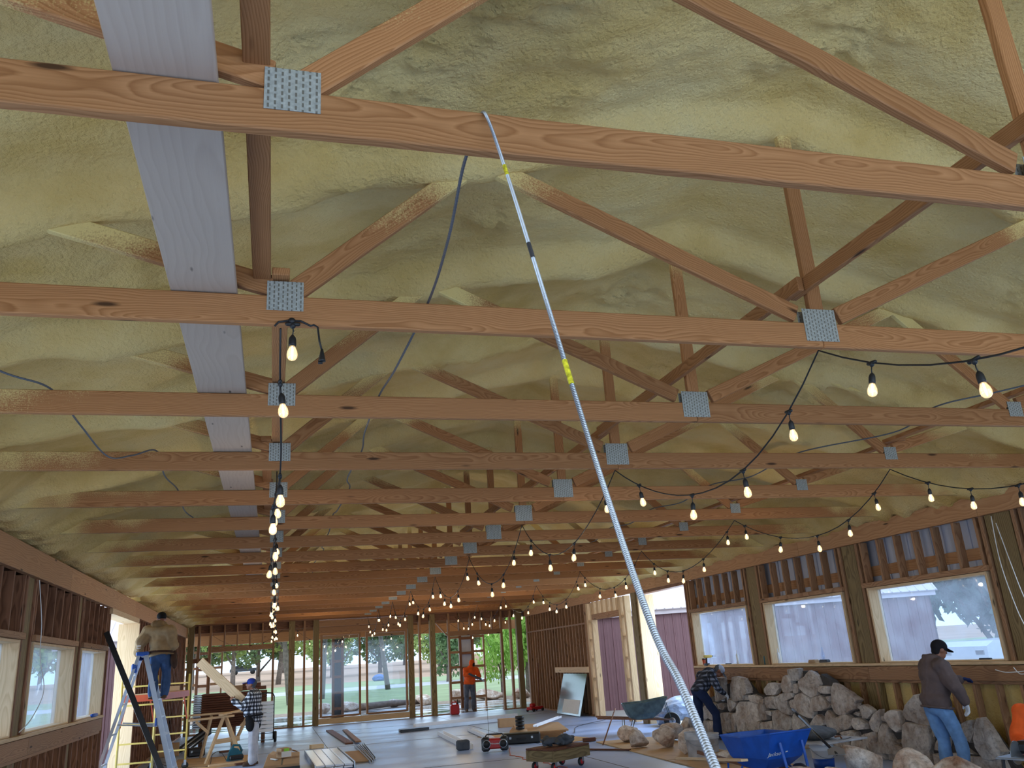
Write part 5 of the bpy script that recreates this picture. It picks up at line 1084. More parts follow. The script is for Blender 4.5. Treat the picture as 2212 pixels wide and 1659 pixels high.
def person(label, base, J, look, clothes):
    """J: joints in world space. look: facing direction of the head. clothes: dict of part -> material key"""
    t = empty('person', T(*base), label, 'person')
    J = {k: Vector(v) for k, v in J.items()}
    rgt = (J['shR']-J['shL']).normalized(); spine = (J['neck']-J['pelvis']).normalized(); fwd = spine.cross(rgt) if False else rgt.cross(spine)*-1
    fwd = Vector(spine).cross(rgt); fwd = -fwd if False else fwd
    fwd = rgt.cross(spine)*-1
    Rt = Matrix((rgt, fwd, spine)).transposed()
    hd = Vector(look).normalized(); hup = Vector(J.get('headup', (0, 0, 1))); hr = hd.cross(hup).normalized(); hup = hr.cross(hd).normalized(); Rh = Matrix((hr, hd, hup)).transposed(); H = J['head']
    def head(b):
        b.ell(H+hup*.02, (.074, .094, .105), Rh, 16, 12); b.ell(H-hup*.055+hd*.035, (.055, .058, .066), Rh, 14, 10)
        b.capsule(H+hd*.088+hup*.015, H+hd*.106-hup*.022, .010, .015, 8, 3)
        b.capsule(H-hup*.062+hd*.082-hr*.02, H-hup*.062+hd*.082+hr*.02, .009, .009, 8, 2)
        for s in (-1, 1): b.ell(H+hr*s*.076-hd*.005-hup*.005, (.012, .026, .034), Rh, 10, 6)
        b.capsule(J['neck']-spine*.03, H-hup*.06-hd*.015, .058, .052)
    def arms(b, k, hands=True, grow=0):
        for s in 'LR':
            b.capsule(J['sh'+s], J['el'+s], .050+grow, .040+grow); b.capsule(J['el'+s], J['wr'+s], .040+grow, .028+grow*(.9 if grow else 1))
    def torso(b, g=0, belly=0):
        ch = lerp(J['pelvis'], J['neck'], .70); ws = lerp(J['pelvis'], J['neck'], .33)
        b.ell(ch, (.165+g, .115+g, .20+g), Rt, 16, 12); b.ell(ws+fwd*belly*.5, (.145+g, .105+g+belly, .17+g), Rt, 16, 12); b.ell(J['pelvis'], (.155+g, .115+g, .13+g), Rt, 16, 12)
        b.capsule(J['shL'], J['shR'], .062+g, .062+g); b.capsule(lerp(J['shL'], J['shR'], .3), J['neck'], .055+g, .05+g*.5); b.capsule(lerp(J['shL'], J['shR'], .7), J['neck'], .055+g, .05+g*.5)
    def legs(b, g=0):
        for s in 'LR':
            b.capsule(J['hip'+s], J['kn'+s], .076+g*.8, .056+g*.8); b.capsule(J['kn'+s], J['an'+s], .055+g*.8, .040+g*1.2)
    # the body, one continuous surface
    b = MB(); head(b); torso(b); arms(b, 0); legs(b)
    for s in 'LR':
        hdv = J['hd'+s]; hand_prims(b, J['wr'+s], hdv, J['pn'+s], J['ts'+s], clothes.get('curl', .5))
        b.capsule(J['an'+s]-Vector((0, 0, .03)), J['an'+s]+J['ft'+s]*.12-Vector((0, 0, .05)), .04, .03)
    remesh('body', b, .011, M['skin'], t, 4)
    eye = MB()
    for s in (-1, 1):
        e = MB().ell(H+hr*s*.031+hd*.087+hup*.018, (.012, .008, .008), Rh, 8, 6); e.build('eye', M['blackplastic'], t, None, True)
        br = MB().capsule(H+hr*s*.018+hd*.094+hup*.037, H+hr*s*.046+hd*.086+hup*.036, .006, .005, 6, 2); br.build('eyebrow', M[clothes.get('hair', 'blackcloth')], t, None, True)
    # clothing
    g = clothes.get('bulk', .028)
    b = MB(); torso(b, g, clothes.get('belly', .02)); hem = clothes.get('hem', -.06)
    b.ell(J['pelvis']+spine*.05, (.165+g, .125+g, .16), Rt, 16, 12)
    b.v = [tuple(Vector(v)+spine*max(0, hem-(Vector(v)-J['pelvis']).dot(spine))) for v in b.v]
    for s in 'LR': b.capsule(J['sh'+s], J['el'+s], .058+g, .047+g*.9); b.capsule(J['el'+s], lerp(J['el'+s], J['wr'+s], .96), .046+g*.9, .034+g*.6)
    if clothes.get('hood') == 'collar':
        for a in np.linspace(0, 2*math.pi, 12, endpoint=False): b.ell(J['neck']+spine*.03+rgt*.085*math.cos(a)+fwd*(.075*math.sin(a)-.02), (.035, .035, .045), Rt, 8, 6)
    if clothes.get('hood') == 'down':
        hk = MB()
        for a in np.linspace(0, 2*math.pi, 14, endpoint=False): hk.ell(J['neck']+spine*.035+rgt*.098*math.cos(a)+fwd*(.088*math.sin(a)-.02), (.04, .04, .045), Rt, 8, 6)
        hk.ell(J['neck']-fwd*.125-spine*.02, (.125, .06, .12), Rt, 14, 10); hk.ell(J['neck']-fwd*.135-spine*.12, (.07, .045, .06), Rt, 12, 8); remesh('hood', hk, .012, M['tandark'], t, 2, .5, .04, 3)
        for k in range(3): MB().cbox((.07, .006, .022), .003).build('sleeve_patch', M['paper'], t, T(*(lerp(J['elL'], J['wrL'], .25+.2*k)+Vector((.0, -.098+.012*k, .0)))))
    remesh('jacket' if clothes['top'][0] != 'p' else 'shirt', b, .013, M[clothes['top']], t, 4, .5, .055, 5)
    if clothes['top'] in ('tan', 'brownjacket'):
     hb_ = MB(); P = [J['pelvis']+spine*(hem+.02)+rgt*(.172+g)*math.cos(a)+fwd*((.128+g)*math.sin(a)+.012) for a in np.linspace(0, 2*math.pi, 29)]
     hb_.tube(P, .016, 6); hb_.build('hem_band', M['tandark' if clothes['top'] == 'tan' else 'brownjacket'], t, None, True)
    b = MB(); legs(b, .034)
    b.ell(J['pelvis']-spine*.02, (.165, .125, .13), Rt, 16, 12)
    remesh('trousers', b, .013, M[clothes['legs']], t, 4, .5, .045, 8)
    for s in 'LR':
        a = J['an'+s]; f = J['ft'+s].normalized(); up_ = Vector((0, 0, 1)); b = MB(); sole = a.z-.085
        b.capsule(a-up_*.0, a-up_*.05, .052, .05); b.capsule(Vector((a.x, a.y, sole+.045))-f*.03, Vector((a.x, a.y, sole+.04))+f*.15, .045, .04)
        b.box(tuple(Vector((a.x, a.y, sole+.012))+f*.055), (.085, .27, .024), None) if abs(f.y) > abs(f.x) else b.box(tuple(Vector((a.x, a.y, sole+.012))+f*.055), (.27, .085, .024), None)
        remesh('boot', b, .012, M[clothes.get('boots', 'boot')], t, 4)
        if clothes.get('glove'+s):
            b = MB(); hand_prims(b, J['wr'+s], J['hd'+s], J['pn'+s], J['ts'+s], clothes.get('curl', .5), 1.0, .005); b.capsule(J['wr'+s]-J['hd'+s].normalized()*.05, J['wr'+s], .036, .034); remesh('glove', b, .007, M[clothes['glove'+s]], t, 2)
    cap = clothes.get('cap')
    if cap:
        b = MB(); c0 = H+hup*.045-hd*.003
        b.ell(c0, (.088, .106, .088), Rh, 18, 12); r_ = remesh('cap', b, .010, M[cap], t, 3)
        if not clothes.get('beanie'):
            v = MB(); vd = hd*(-1 if clothes.get('backwards') else 1); pts = []
            for a in np.linspace(-1.15, 1.15, 9): pts.append(c0+hr*.078*math.sin(a)+vd*(.08*math.cos(a)+.02)-hup*.012)
            out = [c0+hr*.082*math.sin(a)+vd*(.10*math.cos(a)+.095)-hup*(.03+.008*math.cos(a)) for a in np.linspace(-1.0, 1.0, 9)]
            vs = pts+out+[p+hup*.008 for p in pts]+[p+hup*.008 for p in out]; n = 9
            fs = [(i, i+1, n+i+1, n+i) for i in range(8)]+[(2*n+i+1, 2*n+i, 3*n+i, 3*n+i+1) for i in range(8)]+[(n+i, n+i+1, 3*n+i+1, 3*n+i) for i in range(8)]
            v.add(vs, fs); v.build('cap_peak', M[cap], t, None, True)
    if clothes.get('hairm'):
        b = MB(); b.ell(H+hup*.035-hd*.02, (.082, .098, .092), Rh, 16, 12); b.ell(H-hup*.03-hd*.05, (.066, .05, .06), Rh, 12, 8); remesh('hair', b, .011, M[clothes['hairm']], t, 3)
    if clothes.get('hood') == 'up':
        b = MB()
        b.ell(H+hup*.02-hd*.025, (.108, .118, .135), Rh, 16, 12); b.ell(J['neck']+spine*.02, (.115, .10, .08), Rt, 14, 8); remesh('hood', b, .012, M[clothes['top']], t, 4)
        m_ = MB(); m_.ell(H+hd*.075-hup*.02, (.062, .035, .075), Rh, 14, 10); remesh('face_mask', m_, .012, M['blackcloth'], t, 3)
    bl_ = clothes.get('belt')
    if bl_:
        b = MB(); P = [J['pelvis']+spine*.06+rgt*(.185+g*.5)*math.cos(a)+fwd*(.145+g*.5)*math.sin(a) for a in np.linspace(0, 2*math.pi, 25)]
        b.tube(P, .022, 6); b.build('tool_belt', M[bl_], t, None, True)
        for s, dz, sz in ((1, -.1, (.06, .10, .15)), (-1, -.1, (.06, .10, .15))):
            b = MB(); b.ell(J['pelvis']+rgt*s*(.20+g*.4)+spine*dz+fwd*.02, sz, Rt, 12, 8); b.ell(J['pelvis']+rgt*s*(.205+g*.4)+spine*(dz+.1)+fwd*.05, (.05, .07, .09), Rt, 10, 6); remesh('tool_pouch', b, .013, M[bl_], t, 3, .5, .008, 3)
    return t, J
V = Vector
# 1: man in the tan jacket, seen from behind, standing on the ladder step and facing the left wall and the rear
bx, by = -2.03, 17.55
person('man in a tan canvas jacket and jeans standing on the step ladder, seen from behind', (bx, by, 1.47),
    dict(pelvis=(-2.00, 17.50, 2.26), neck=(-2.06, 17.58, 2.80), head=(-2.05, 17.63, 2.935), headup=(0, 0, 1), shL=(-2.26, 17.54, 2.70), shR=(-1.87, 17.44, 2.70),
         elL=(-2.38, 17.52, 2.50), wrL=(-2.42, 17.60, 2.32), elR=(-1.80, 17.46, 2.44), wrR=(-1.90, 17.66, 2.34), hdL=V((.1, .5, -.6)), pnL=V((1, 0, -.3)), tsL=V((.3, .8, .5)), hdR=V((-.5, .6, .0)), pnR=V((-1, 0, -.2)), tsR=V((0, .4, 1)),
         hipL=(-2.10, 17.50, 2.22), hipR=(-1.91, 17.49, 2.22), knL=(-2.11, 17.50, 1.90), knR=(-1.89, 17.54, 1.90), anL=(-2.10, 17.44, 1.595), anR=(-1.90, 17.48, 1.595), ftL=V((-.35, .9, 0)), ftR=V((-.25, .95, 0))),
    (-.35, .9, -.05), dict(top='tan', legs='denim', cap='blackcloth', beanie=True, hood='down', belt='leather', gloveL='blueglove', curl=.8, bulk=.062, hem=.0))
# 2: man in the blue cap holding a board
bx, by = -.36, 20.0
person('man in a blue cap and black-and-white plaid jacket holding a board over his shoulder height', (bx, by, 0),
    dict(pelvis=(-.34, 20.0, .92), neck=(-.37, 20.02, 1.45), head=(-.425, 20.02, 1.615), headup=(.12, 0, 1), shL=(-.42, 19.82, 1.37), shR=(-.30, 20.20, 1.37),
         elL=(-.56, 19.80, 1.16), wrL=(-.77, 19.93, 1.30), elR=(-.42, 20.30, 1.12), wrR=(-.66, 20.16, 1.22), hdL=V((-.5, .35, .55)), pnL=V((-.2, .8, .3)), tsL=V((.2, .2, .9)), hdR=V((-.7, -.2, .5)), pnR=V((0, -.8, .4)), tsR=V((0, 0, 1)),
         hipL=(-.36, 19.90, .88), hipR=(-.33, 20.09, .88), knL=(-.37, 19.88, .48), knR=(-.33, 20.10, .48), anL=(-.36, 19.86, .09), anR=(-.31, 20.12, .09), ftL=V((-.95, -.2, 0)), ftR=V((-.95, .2, 0))),
    (-1, .05, .12), dict(top='plaid', legs='khaki', cap='bluecap', hairm='grey', belt='blackcloth', boots='boot', curl=1.0, bulk=.045, belly=.05, hem=-.12))
tag(board('held_board', (-.60, 20.03, 1.30), (-1.52, 20.2, 2.16), .05, .20, M['pale']), 'pale pine board raised by the man in the blue cap', 'board')
# 3: man in the orange hoodie beyond the rear wall
bx, by = 7.17, 32.45
person('man in an orange hoodie and muddy jeans beyond the rear wall, holding a dark tool', (bx, by, 0),
    dict(pelvis=(7.15, 32.45, 1.00), neck=(7.22, 32.43, 1.53), head=(7.29, 32.41, 1.67), headup=(-.05, 0, 1), shL=(7.42, 32.40, 1.44), shR=(7.03, 32.42, 1.45),
         elL=(7.50, 32.28, 1.20), wrL=(7.40, 32.12, 1.15), elR=(6.97, 32.25, 1.30), wrR=(7.10, 32.10, 1.30), hdL=V((-.4, -.6, -.1)), pnL=V((-.6, 0, .4)), tsL=V((-.1, 0, 1)), hdR=V((.6, -.4, -.1)), pnR=V((0, .3, -1)), tsR=V((0, -.3, 1)),
         hipL=(7.24, 32.44, .95), hipR=(7.06, 32.45, .95), knL=(7.28, 32.42, .52), knR=(7.03, 32.44, .52), anL=(7.28, 32.46, .09), anR=(7.01, 32.48, .09), ftL=V((.3, -.95, 0)), ftR=V((-.1, -1, 0))),
    (.55, -.75, -.12), dict(top='hivis', legs='mudjeans', hood='up', curl=.9, bulk=.05, belly=.04))
tl = empty('nail_tool', T(7.25, 32.05, 1.22), 'dark long tool held by the man in the orange hoodie', 'tool'); MB().bar((7.05, 32.06, 1.33), (7.52, 32.02, 1.10), .05, .07).build('body', M['blackmetal'], tl); MB().tube([(7.48, 32.02, 1.12), (7.62, 32.0, 1.02)], .02, 8).build('nozzle', M['steel'], tl)
# 4: bending mason in the dark plaid shirt
person('man in a dark plaid shirt and pale cap bending over the stone facing', (8.45, 16.45, 0),
    dict(pelvis=(8.37, 16.40, .94), neck=(8.66, 16.38, 1.26), head=(8.84, 16.32, 1.28), headup=(.75, -.1, .6), shL=(8.56, 16.60, 1.22), shR=(8.60, 16.18, 1.22),
         elL=(8.88, 16.62, 1.08), wrL=(8.97, 16.55, .84), elR=(8.62, 16.08, .98), wrR=(8.78, 16.10, .86), hdL=V((.15, -.1, -.9)), pnL=V((-.6, -.5, 0)), tsL=V((-.3, -.8, 0)), hdR=V((.7, .1, -.5)), pnR=V((0, .6, -.6)), tsR=V((0, .5, .7)),
         hipL=(8.38, 16.50, .90), hipR=(8.37, 16.30, .90), knL=(8.40, 16.55, .48), knR=(8.60, 16.22, .50), anL=(8.36, 16.58, .09), anR=(8.58, 16.20, .09), ftL=V((.9, -.2, 0)), ftR=V((.9, -.3, 0))),
    (.62, -.25, -.74), dict(top='plaid2', legs='navy', cap='greycap', hairm='grey', gloveL='whiteglove', gloveR='whiteglove', boots='boot', curl=.7, bulk=.03, hem=-.08))
# 5: man in the brown jacket by the right window
person('man in a brown hooded jacket, black cap and light jeans by the right window', (8.42, 9.72, 0),
    dict(pelvis=(8.33, 9.72, .90), neck=(8.41, 9.72, 1.44), head=(8.535, 9.70, 1.56), headup=(-.25, 0, 1), shL=(8.44, 9.90, 1.35), shR=(8.36, 9.52, 1.35),
         elL=(8.70, 9.96, 1.18), wrL=(8.90, 9.86, 1.16), elR=(8.40, 9.40, 1.10), wrR=(8.50, 9.40, .92), hdL=V((.9, -.15, .05)), pnL=V((0, -.1, -1)), tsL=V((.2, -.9, 0)), hdR=V((.25, .05, -.9)), pnR=V((-.8, .3, -.2)), tsR=V((.7, .2, -.2)),
         hipL=(8.33, 9.82, .86), hipR=(8.34, 9.62, .86), knL=(8.43, 9.84, .47), knR=(8.48, 9.60, .47), anL=(8.42, 9.86, .09), anR=(8.47, 9.60, .09), ftL=V((.98, .1, 0)), ftR=V((.98, -.1, 0))),
    (.93, -.12, -.28), dict(top='brownjacket', legs='ltdenim', cap='blackcloth', hairm='blackcloth', hood='collar', gloveL='blueglove', gloveR='whiteglove', curl=.55, bulk=.05, belly=.03))
# 6: worker cut by the right edge of the picture, bending in an orange shirt
_off = Vector((-.11, .05, 0))
def shift(o, **k): return {a: (Vector(v)+o if a[:2] in ('pe', 'ne', 'he', 'sh', 'el', 'wr', 'hi', 'kn', 'an') and a != 'headup' else v) for a, v in k.items()}
person('worker in a bright orange shirt cut off by the right picture edge', (8.35, 7.9, 0),
    shift(_off, pelvis=(8.42, 7.95, .55), neck=(8.14, 7.75, .98), head=(8.05, 7.55, 1.02), headup=(-.5, -.6, .6), shL=(8.30, 7.60, .90), shR=(8.02, 7.92, .90),
         elL=(8.2, 7.35, .66), wrL=(7.95, 7.25, .62), elR=(7.90, 7.93, .64), wrR=(7.76, 7.72, .60), hdL=V((-.7, -.3, -.3)), pnL=V((0, .3, -1)), tsL=V((-.3, .6, 0)), hdR=V((-.4, -.8, -.2)), pnR=V((.3, 0, -1)), tsR=V((.6, -.3, 0)),
         hipL=(8.50, 7.85, .50), hipR=(8.36, 8.05, .50), knL=(8.25, 7.6, .32), knR=(8.1, 7.95, .40), anL=(8.55, 7.75, .09), anR=(8.35, 8.05, .09), ftL=V((-.8, -.5, 0)), ftR=V((-.8, -.5, 0))),
    (-.5, -.6, -.6), dict(top='hivis', legs='grey', hairm='blackcloth', curl=.8, bulk=.03))

# grey jacket dropped on the dolly
jk = empty('folded_jacket', T(4.68, 14.55, .352), 'grey jacket dropped in a heap on the dolly', 'jacket'); b = MB(); rr = random.Random(12)
for k in range(13):
    a = rr.uniform(0, 6.28); d_ = rr.uniform(.02, .26); c_ = Vector((4.68+math.cos(a)*d_*1.1, 14.55+math.sin(a)*d_*.75, .352+rr.uniform(.03, .11)*(1.2-d_*2)+.02)); R_ = Euler((rr.uniform(-.5, .5), rr.uniform(-.5, .5), rr.uniform(0, 3))).to_matrix(); b.ell(c_, (rr.uniform(.12, .2), rr.uniform(.04, .08), rr.uniform(.03, .06)), R_, 12, 8)
b.v = [(v[0], v[1], max(v[2], .353)) for v in b.v]
remesh('cloth', b, .010, M['grey'], jk, 2, .5, .014, 4)
# ---------------------------------------------------------------- outside
def terr(y): return -.12+max(0, y-37)*.016
def ground(name, pts, m, label, dz=0):
    mb_ = MB(); n = len(pts); top_ = [Vector((x, y, terr(y)+dz)) for x, y in pts]; mb_.add(top_+[v-Vector((0, 0, .3)) for v in top_], [tuple(range(n)), tuple(range(n, 2*n))[::-1]]+[(i, n+i, n+(i+1) % n, (i+1) % n) for i in range(n)])
    o = mb_.build(name, M[m]); return tag(o, label, 'ground', None, 'structure')
o = MB().box((3.2, 35.55, -.1), (14.2, 7.6, .2)).build('porch_floor', M['wet']); tag(o, 'wet concrete porch slab beyond the rear wall', 'porch floor', kind='structure')
ground('ground_gravel', [(-40, 35.7), (70, 35.7), (70, 43), (-40, 43)], 'gravel', 'mulch and gravel bed along the porch')
ground('lawn', [(-90, 42.9), (120, 42.9), (120, 62), (-90, 62)], 'lawn', 'green lawn beyond the gravel bed')
ground('driveway', [(-90, 61.9), (120, 61.9), (120, 68), (-90, 68)], 'drive', 'pale driveway crossing beyond the lawn')
ground('lawn', [(-120, 67.9), (160, 67.9), (160, 80), (-120, 80)], 'lawn', 'strip of lawn between the driveway and the dry field')
ground('field', [(-300, 79.9), (420, 79.9), (420, 190), (-300, 190)], 'field', 'dry tan field rising to the tree line')
ground('ground_side', [(9.4, -20), (60, -20), (60, 35.8), (9.4, 35.8)], 'dirt', 'bare pale ground outside the right wall')
ground('ground_side', [(-40, -20), (-3.0, -20), (-3.0, 35.8), (-40, 35.8)], 'dirt', 'bare pale ground outside the left wall')
# porch beam, posts and end gable
pb = empty('porch_beam', T(3.2, 35, 3.1), 'orange laminated beam along the outer edge of the porch', 'beam')
for a, b in ((-3.6, 3.2), (3.2, 10.0)): board('beam_length', (a+.003, 35, 3.12), (b-.003, 35, 3.12), .12, .36, M['beam'], pb)
wp = MB(); wp.prism([(-3.1, 3.3), (9.6, 3.3), (9.6, 3.62), (3.25, 5.25), (-3.1, 3.62)], 35.9, 35.95, Matrix(((1, 0, 0, 0), (0, 0, 1, 0), (0, 1, 0, 0), (0, 0, 0, 1)))); tag(wp.build('wall_gable', M['brown']), 'boarded gable end above the porch beam', 'wall', kind='structure')
def porch_column(x, label, w=.62, ladders=True):
    t = empty('porch_column', T(x, 35, 0), label, 'porch column', 'porch columns')
    for s in (-1, 1): board('stud', (x+s*(w/2-.05), 35, -.02), (x+s*(w/2-.05), 35, 2.94), .10, .14, M['studdk'], t, (0, 1, 0))
    if x > 0:
        sheet_ = MB().box((x, 35.1, 1.46), (w-.16, .02, 2.92))
        for k in range(3): sheet_.box((x-w/4+w/4*k, 35.085, 1.46), (.03, .02, 2.92))
        sheet_.build('metal_sheet', M['grey' if x < 4 else 'palesheet'], t)
    for k in range(5): board('rung', (x-w/2+.1, 35, .35+.58*k), (x+w/2-.1, 35, .35+.58*k), .1, .1, M['studdk'], t)
    if ladders:
        for s in (-1, 1):
            xo = x+s*(w/2+.42); board('stud', (xo, 35, -.02), (xo, 35, 2.94), .06, .14, M['stud'], t, (0, 1, 0))
            for k in range(5): board('rung', (x+s*(w/2+.003), 35, .40+.58*k), (xo-s*.03, 35, .40+.58*k), .1, .09, M['stud'], t)
porch_column(7.65, 'framed porch column with ladder-like blocking, behind the man in the orange hoodie')
porch_column(2.48, 'dark porch column seen through the left picture window', .46, False)
porch_column(-2.5, 'framed porch column at the far left behind the panel stack', .5)
# neighbouring metal buildings
def shed(label, A, B, zb, ze, depth, roofrise, m='burgundy'):
    A = Vector((A[0], A[1], 0)); B = Vector((B[0], B[1], 0)); d = (B-A).normalized(); n = Vector((-d.y, d.x, 0)); L = (B-A).length
    t = empty('metal_building', T(*((A+B)/2)), label, 'building'); mid = (A+B)/2
    F = Matrix(((d.x, n.x, 0, A.x), (d.y, n.y, 0, A.y), (0, 0, 1, 0), (0, 0, 0, 1)))
    w = MB(); w.box((L/2, .03, (zb+ze)/2), (L, .06, ze-zb)); w.box((L-.03, depth/2, (zb+ze)/2), (.06, depth, ze-zb)); w.box((.03, depth/2, (zb+ze)/2), (.06, depth, ze-zb)); w.box((L/2, depth-.03, (zb+ze)/2), (L, .06, ze-zb)); w.build('siding', M[m], t, F)
    r = MB()
    for k in range(int(L/.3)+1): r.prism([(k*.3-.03, 0), (k*.3+.03, 0), (k*.3+.015, -.03), (k*.3-.015, -.03)], zb, ze, F)
    for k in range(int(L/.1)): 
        if k % 3: r.box((k*.1, -.004, (zb+ze)/2), (.02, .012, ze-zb), F)
    r.build('siding_rib', M[m], t)
    f = MB().box((L/2, -.09, ze+.02), (L+.3, .14, .14), F); f.build('eave_trim', M['roofpink'], t)
    a = math.atan2(roofrise, depth*.5)
    for s in (0, 1):
        p0 = F @ Vector((L/2, -.25, ze+.1)) if not s else F @ Vector((L/2, depth+.25, ze+.1)); p1 = F @ Vector((L/2, depth/2, ze+.1+roofrise)); R = frame(p0, p1)
        rl = (p1-p0).length; rf = MB().box((0, 0, 0), (rl, L+.4, .03), R)
        for k in range(int((L+.4)/.28)): rf.box((0, -(L+.4)/2+.05+k*.28, .028), (rl, .04, .03), R)
        rf.build('roof', M['roofpink'], t)
    return t
shed('burgundy ribbed metal building with a pale pink roof, outside the right windows', (9.75, 28.9), (21.2, 24.0), -.2, 2.95, 9, 3.2)
shed('burgundy metal building seen through the left doorway', (-5.3, 24.9), (-3.45, 24.8), -.2, 2.75, 6, 2.2)
# trees
def crown_mesh(name, seed, nl, lobes, leaf, m, drop=0):
    r = np.random.RandomState(seed); P = []; C = r.randn(lobes, 3); C /= np.linalg.norm(C, axis=1)[:, None]; C *= r.uniform(.25, .72, (lobes, 1)); R_ = r.uniform(.25, .46, lobes)
    idx = r.randint(0, lobes, nl); d = r.randn(nl, 3); d /= np.linalg.norm(d, axis=1)[:, None]; rad = r.uniform(.45, 1, nl)**.5
    p = C[idx]+d*(R_[idx]*rad)[:, None]
    u = r.randn(nl, 3); u /= np.linalg.norm(u, axis=1)[:, None]; w = np.cross(u, r.randn(nl, 3)); w /= np.linalg.norm(w, axis=1)[:, None]; s = leaf*r.uniform(.6, 1.3, (nl, 1))
    if drop: u[:, 2] -= drop; u /= np.linalg.norm(u, axis=1)[:, None]
    q = np.stack([p-u*s, p+w*s*.5, p+u*s, p-w*s*.5], 1).reshape(-1, 3)
    me = bpy.data.meshes.new(name); me.from_pydata([tuple(x) for x in q], [], [(4*i, 4*i+1, 4*i+2, 4*i+3) for i in range(nl)]); me.materials.append(m); me.update(); return me
_cm = {}
def tree(x, y, h, w, kind, label, trunk=.35, tr=.16, group='trees outside', nl=2600, leaf=.075, lean=0, name='tree'):
    z = terr(y); t = empty(name, T(x, y, z), label, 'tree', group); k = (kind, int(x*7+y) % 3, nl, leaf)
    if k not in _cm: _cm[k] = crown_mesh('crown', 50+len(_cm), nl, 16, leaf, M[kind], .6 if kind == 'leaflt' else 0)
    zc = z+h*(trunk+(1-trunk)/2); Mx = T(x+lean, y, zc) @ Matrix.Rotation(random.uniform(0, 6), 4, 'Z') @ Matrix.Diagonal((w/2, w/2, h*(1-trunk)/2*1.05, 1))
    c = bpy.data.objects.new('crown', _cm[k]); link(c, t, Mx)
    b = MB(); b.tube([(x, y, z-.1), (x+lean*.3, y, z+h*trunk*.6), (x+lean*.8, y, z+h*(trunk+.25)), (x+lean, y, z+h*.8)], [tr*1.2, tr, tr*.7, tr*.2], 8)
    for i in range(4):
        a = i*1.7+x; b.tube([(x+lean*.5, y, z+h*(trunk*.8+.05*i)), (x+lean+math.cos(a)*w*.16, y+math.sin(a)*w*.16, z+h*(trunk+.18+.05*i)), (x+lean+math.cos(a)*w*.3, y+math.sin(a)*w*.3, z+h*(trunk+.34+.04*i))], [tr*.5, tr*.35, tr*.1], 6)
    b.build('trunk', M['bark'], t, None, True); return t
tree(1.0, 50, 9.0, 7.0, 'leafmid', 'tree with a thick leaning trunk right of the man in the blue cap', .34, .15, lean=-.7, nl=4200, leaf=.06)
tree(2.9, 54, 9.5, 6.6, 'leafmid', 'tree behind the rear posts, second trunk from the blue-capped man', .36, .14, lean=.4, nl=4200, leaf=.06)
tree(7.6, 60, 9.0, 6.5, 'leafdk', 'tree with a bare leaning trunk behind the left picture window', .42, .15, lean=-1.0, nl=3600, leaf=.06)
for i, (x, y, h, w) in enumerate([(-12, 98, 8, 9), (-1.5, 104, 9, 10), (6.5, 100, 8.5, 9), (12.5, 106, 9, 9), (18.5, 99, 8.5, 9), (25, 103, 10, 10), (31, 98, 9, 9), (37, 104, 9.5, 10)]): tree(x, y, h, w, 'leafdk' if i % 2 else 'leafmid', 'round field tree, %s from the left in the nearer row' % ['first', 'second', 'third', 'fourth', 'fifth', 'sixth', 'seventh', 'eighth'][i], .06, .25, 'field trees of the nearer row', 5200, .05)
tree(-3.4, 84, 8.0, 7.5, 'leafmid', 'small round tree in the field, right of the blue cap wearer\'s board', .3, .2)
tree(.6, 88, 8.6, 8.5, 'leafmid', 'broad tree with forked trunks in the field above the panel stack', .3, .22, lean=.5)
tree(-7.4, 90, 8.4, 8, 'leafdk', 'dark tree in the field seen between the left rear studs', .28, .2)
tree(13.0, 66, 5.2, 4.4, 'leafdk', 'rounded dark cedar on the lawn behind the right picture window', .1, .2)
tree(12.7, 43.5, 7.6, 4.6, 'leaflt', 'bright green willow beyond the right end of the porch', .16, .16, nl=6500, leaf=.05)
tree(10.9, 42.0, 5.2, 3.0, 'leaflt', 'smaller willow shoot left of the bright green willow', .1, .08, nl=3500, leaf=.05)
tree(15.0, 45.0, 8.4, 4.6, 'leaflt', 'tall willow farthest right at the rear corner', .2, .16, nl=5000, leaf=.05)
for i in range(19):
    x = -62+i*10.3+random.uniform(-2, 2); y = 150+random.uniform(-10, 14); tree(x, y, random.uniform(9, 14), random.uniform(11, 15), 'leafdk' if i % 3 else 'leafmid', 'far field tree line, %s tree from the left' % ['first', 'second', 'third', 'fourth', 'fifth', 'sixth', 'seventh', 'eighth', 'ninth', 'tenth', 'eleventh', 'twelfth', 'thirteenth', 'fourteenth', 'fifteenth', 'sixteenth', 'seventeenth', 'eighteenth', 'nineteenth'][i], .12, .3, 'trees of the far tree line', 2600, .085)
for i, (x, y, h, w) in enumerate([(27, 27, 9, 6), (31, 31, 11, 7), (33, 25, 10, 6.5), (38, 29, 12, 8), (29, 21.5, 8, 5), (36, 20, 10, 7), (26, 24.5, 8, 5), (33, 17, 9, 6), (24.5, 30, 9, 5), (42, 24, 12, 9), (36, 36, 13, 9), (47, 34, 14, 10), (50, 22, 13, 10)]): tree(x, y, h, w, 'leafblue', 'blue-green cedar outside the right window, %s' % ['nearest the metal building', 'behind the nearest one', 'in the middle of the clump', 'tallest at the back', 'beside the white truck', 'farthest right of the clump', 'just right of the metal building corner', 'low at the right end', 'behind the metal building roof', 'tallest of the near row', 'far left one of the back row', 'middle one of the back row', 'far right one of the back row'][i], .04, .25, 'cedars outside the right window', 6000, .06)
for i, (x, y, h, w) in enumerate([(-14, 21, 7, 6), (-16, 17, 8, 7), (-10, 36, 6, 5), (-15, 12, 8, 7)]): tree(x, y, h, w, 'leafmid', 'green tree outside the left windows, %s' % ['by the metal building', 'in the middle', 'behind the left rear corner', 'farthest left'][i], .15, .2, 'trees outside the left windows', 3600, .05)
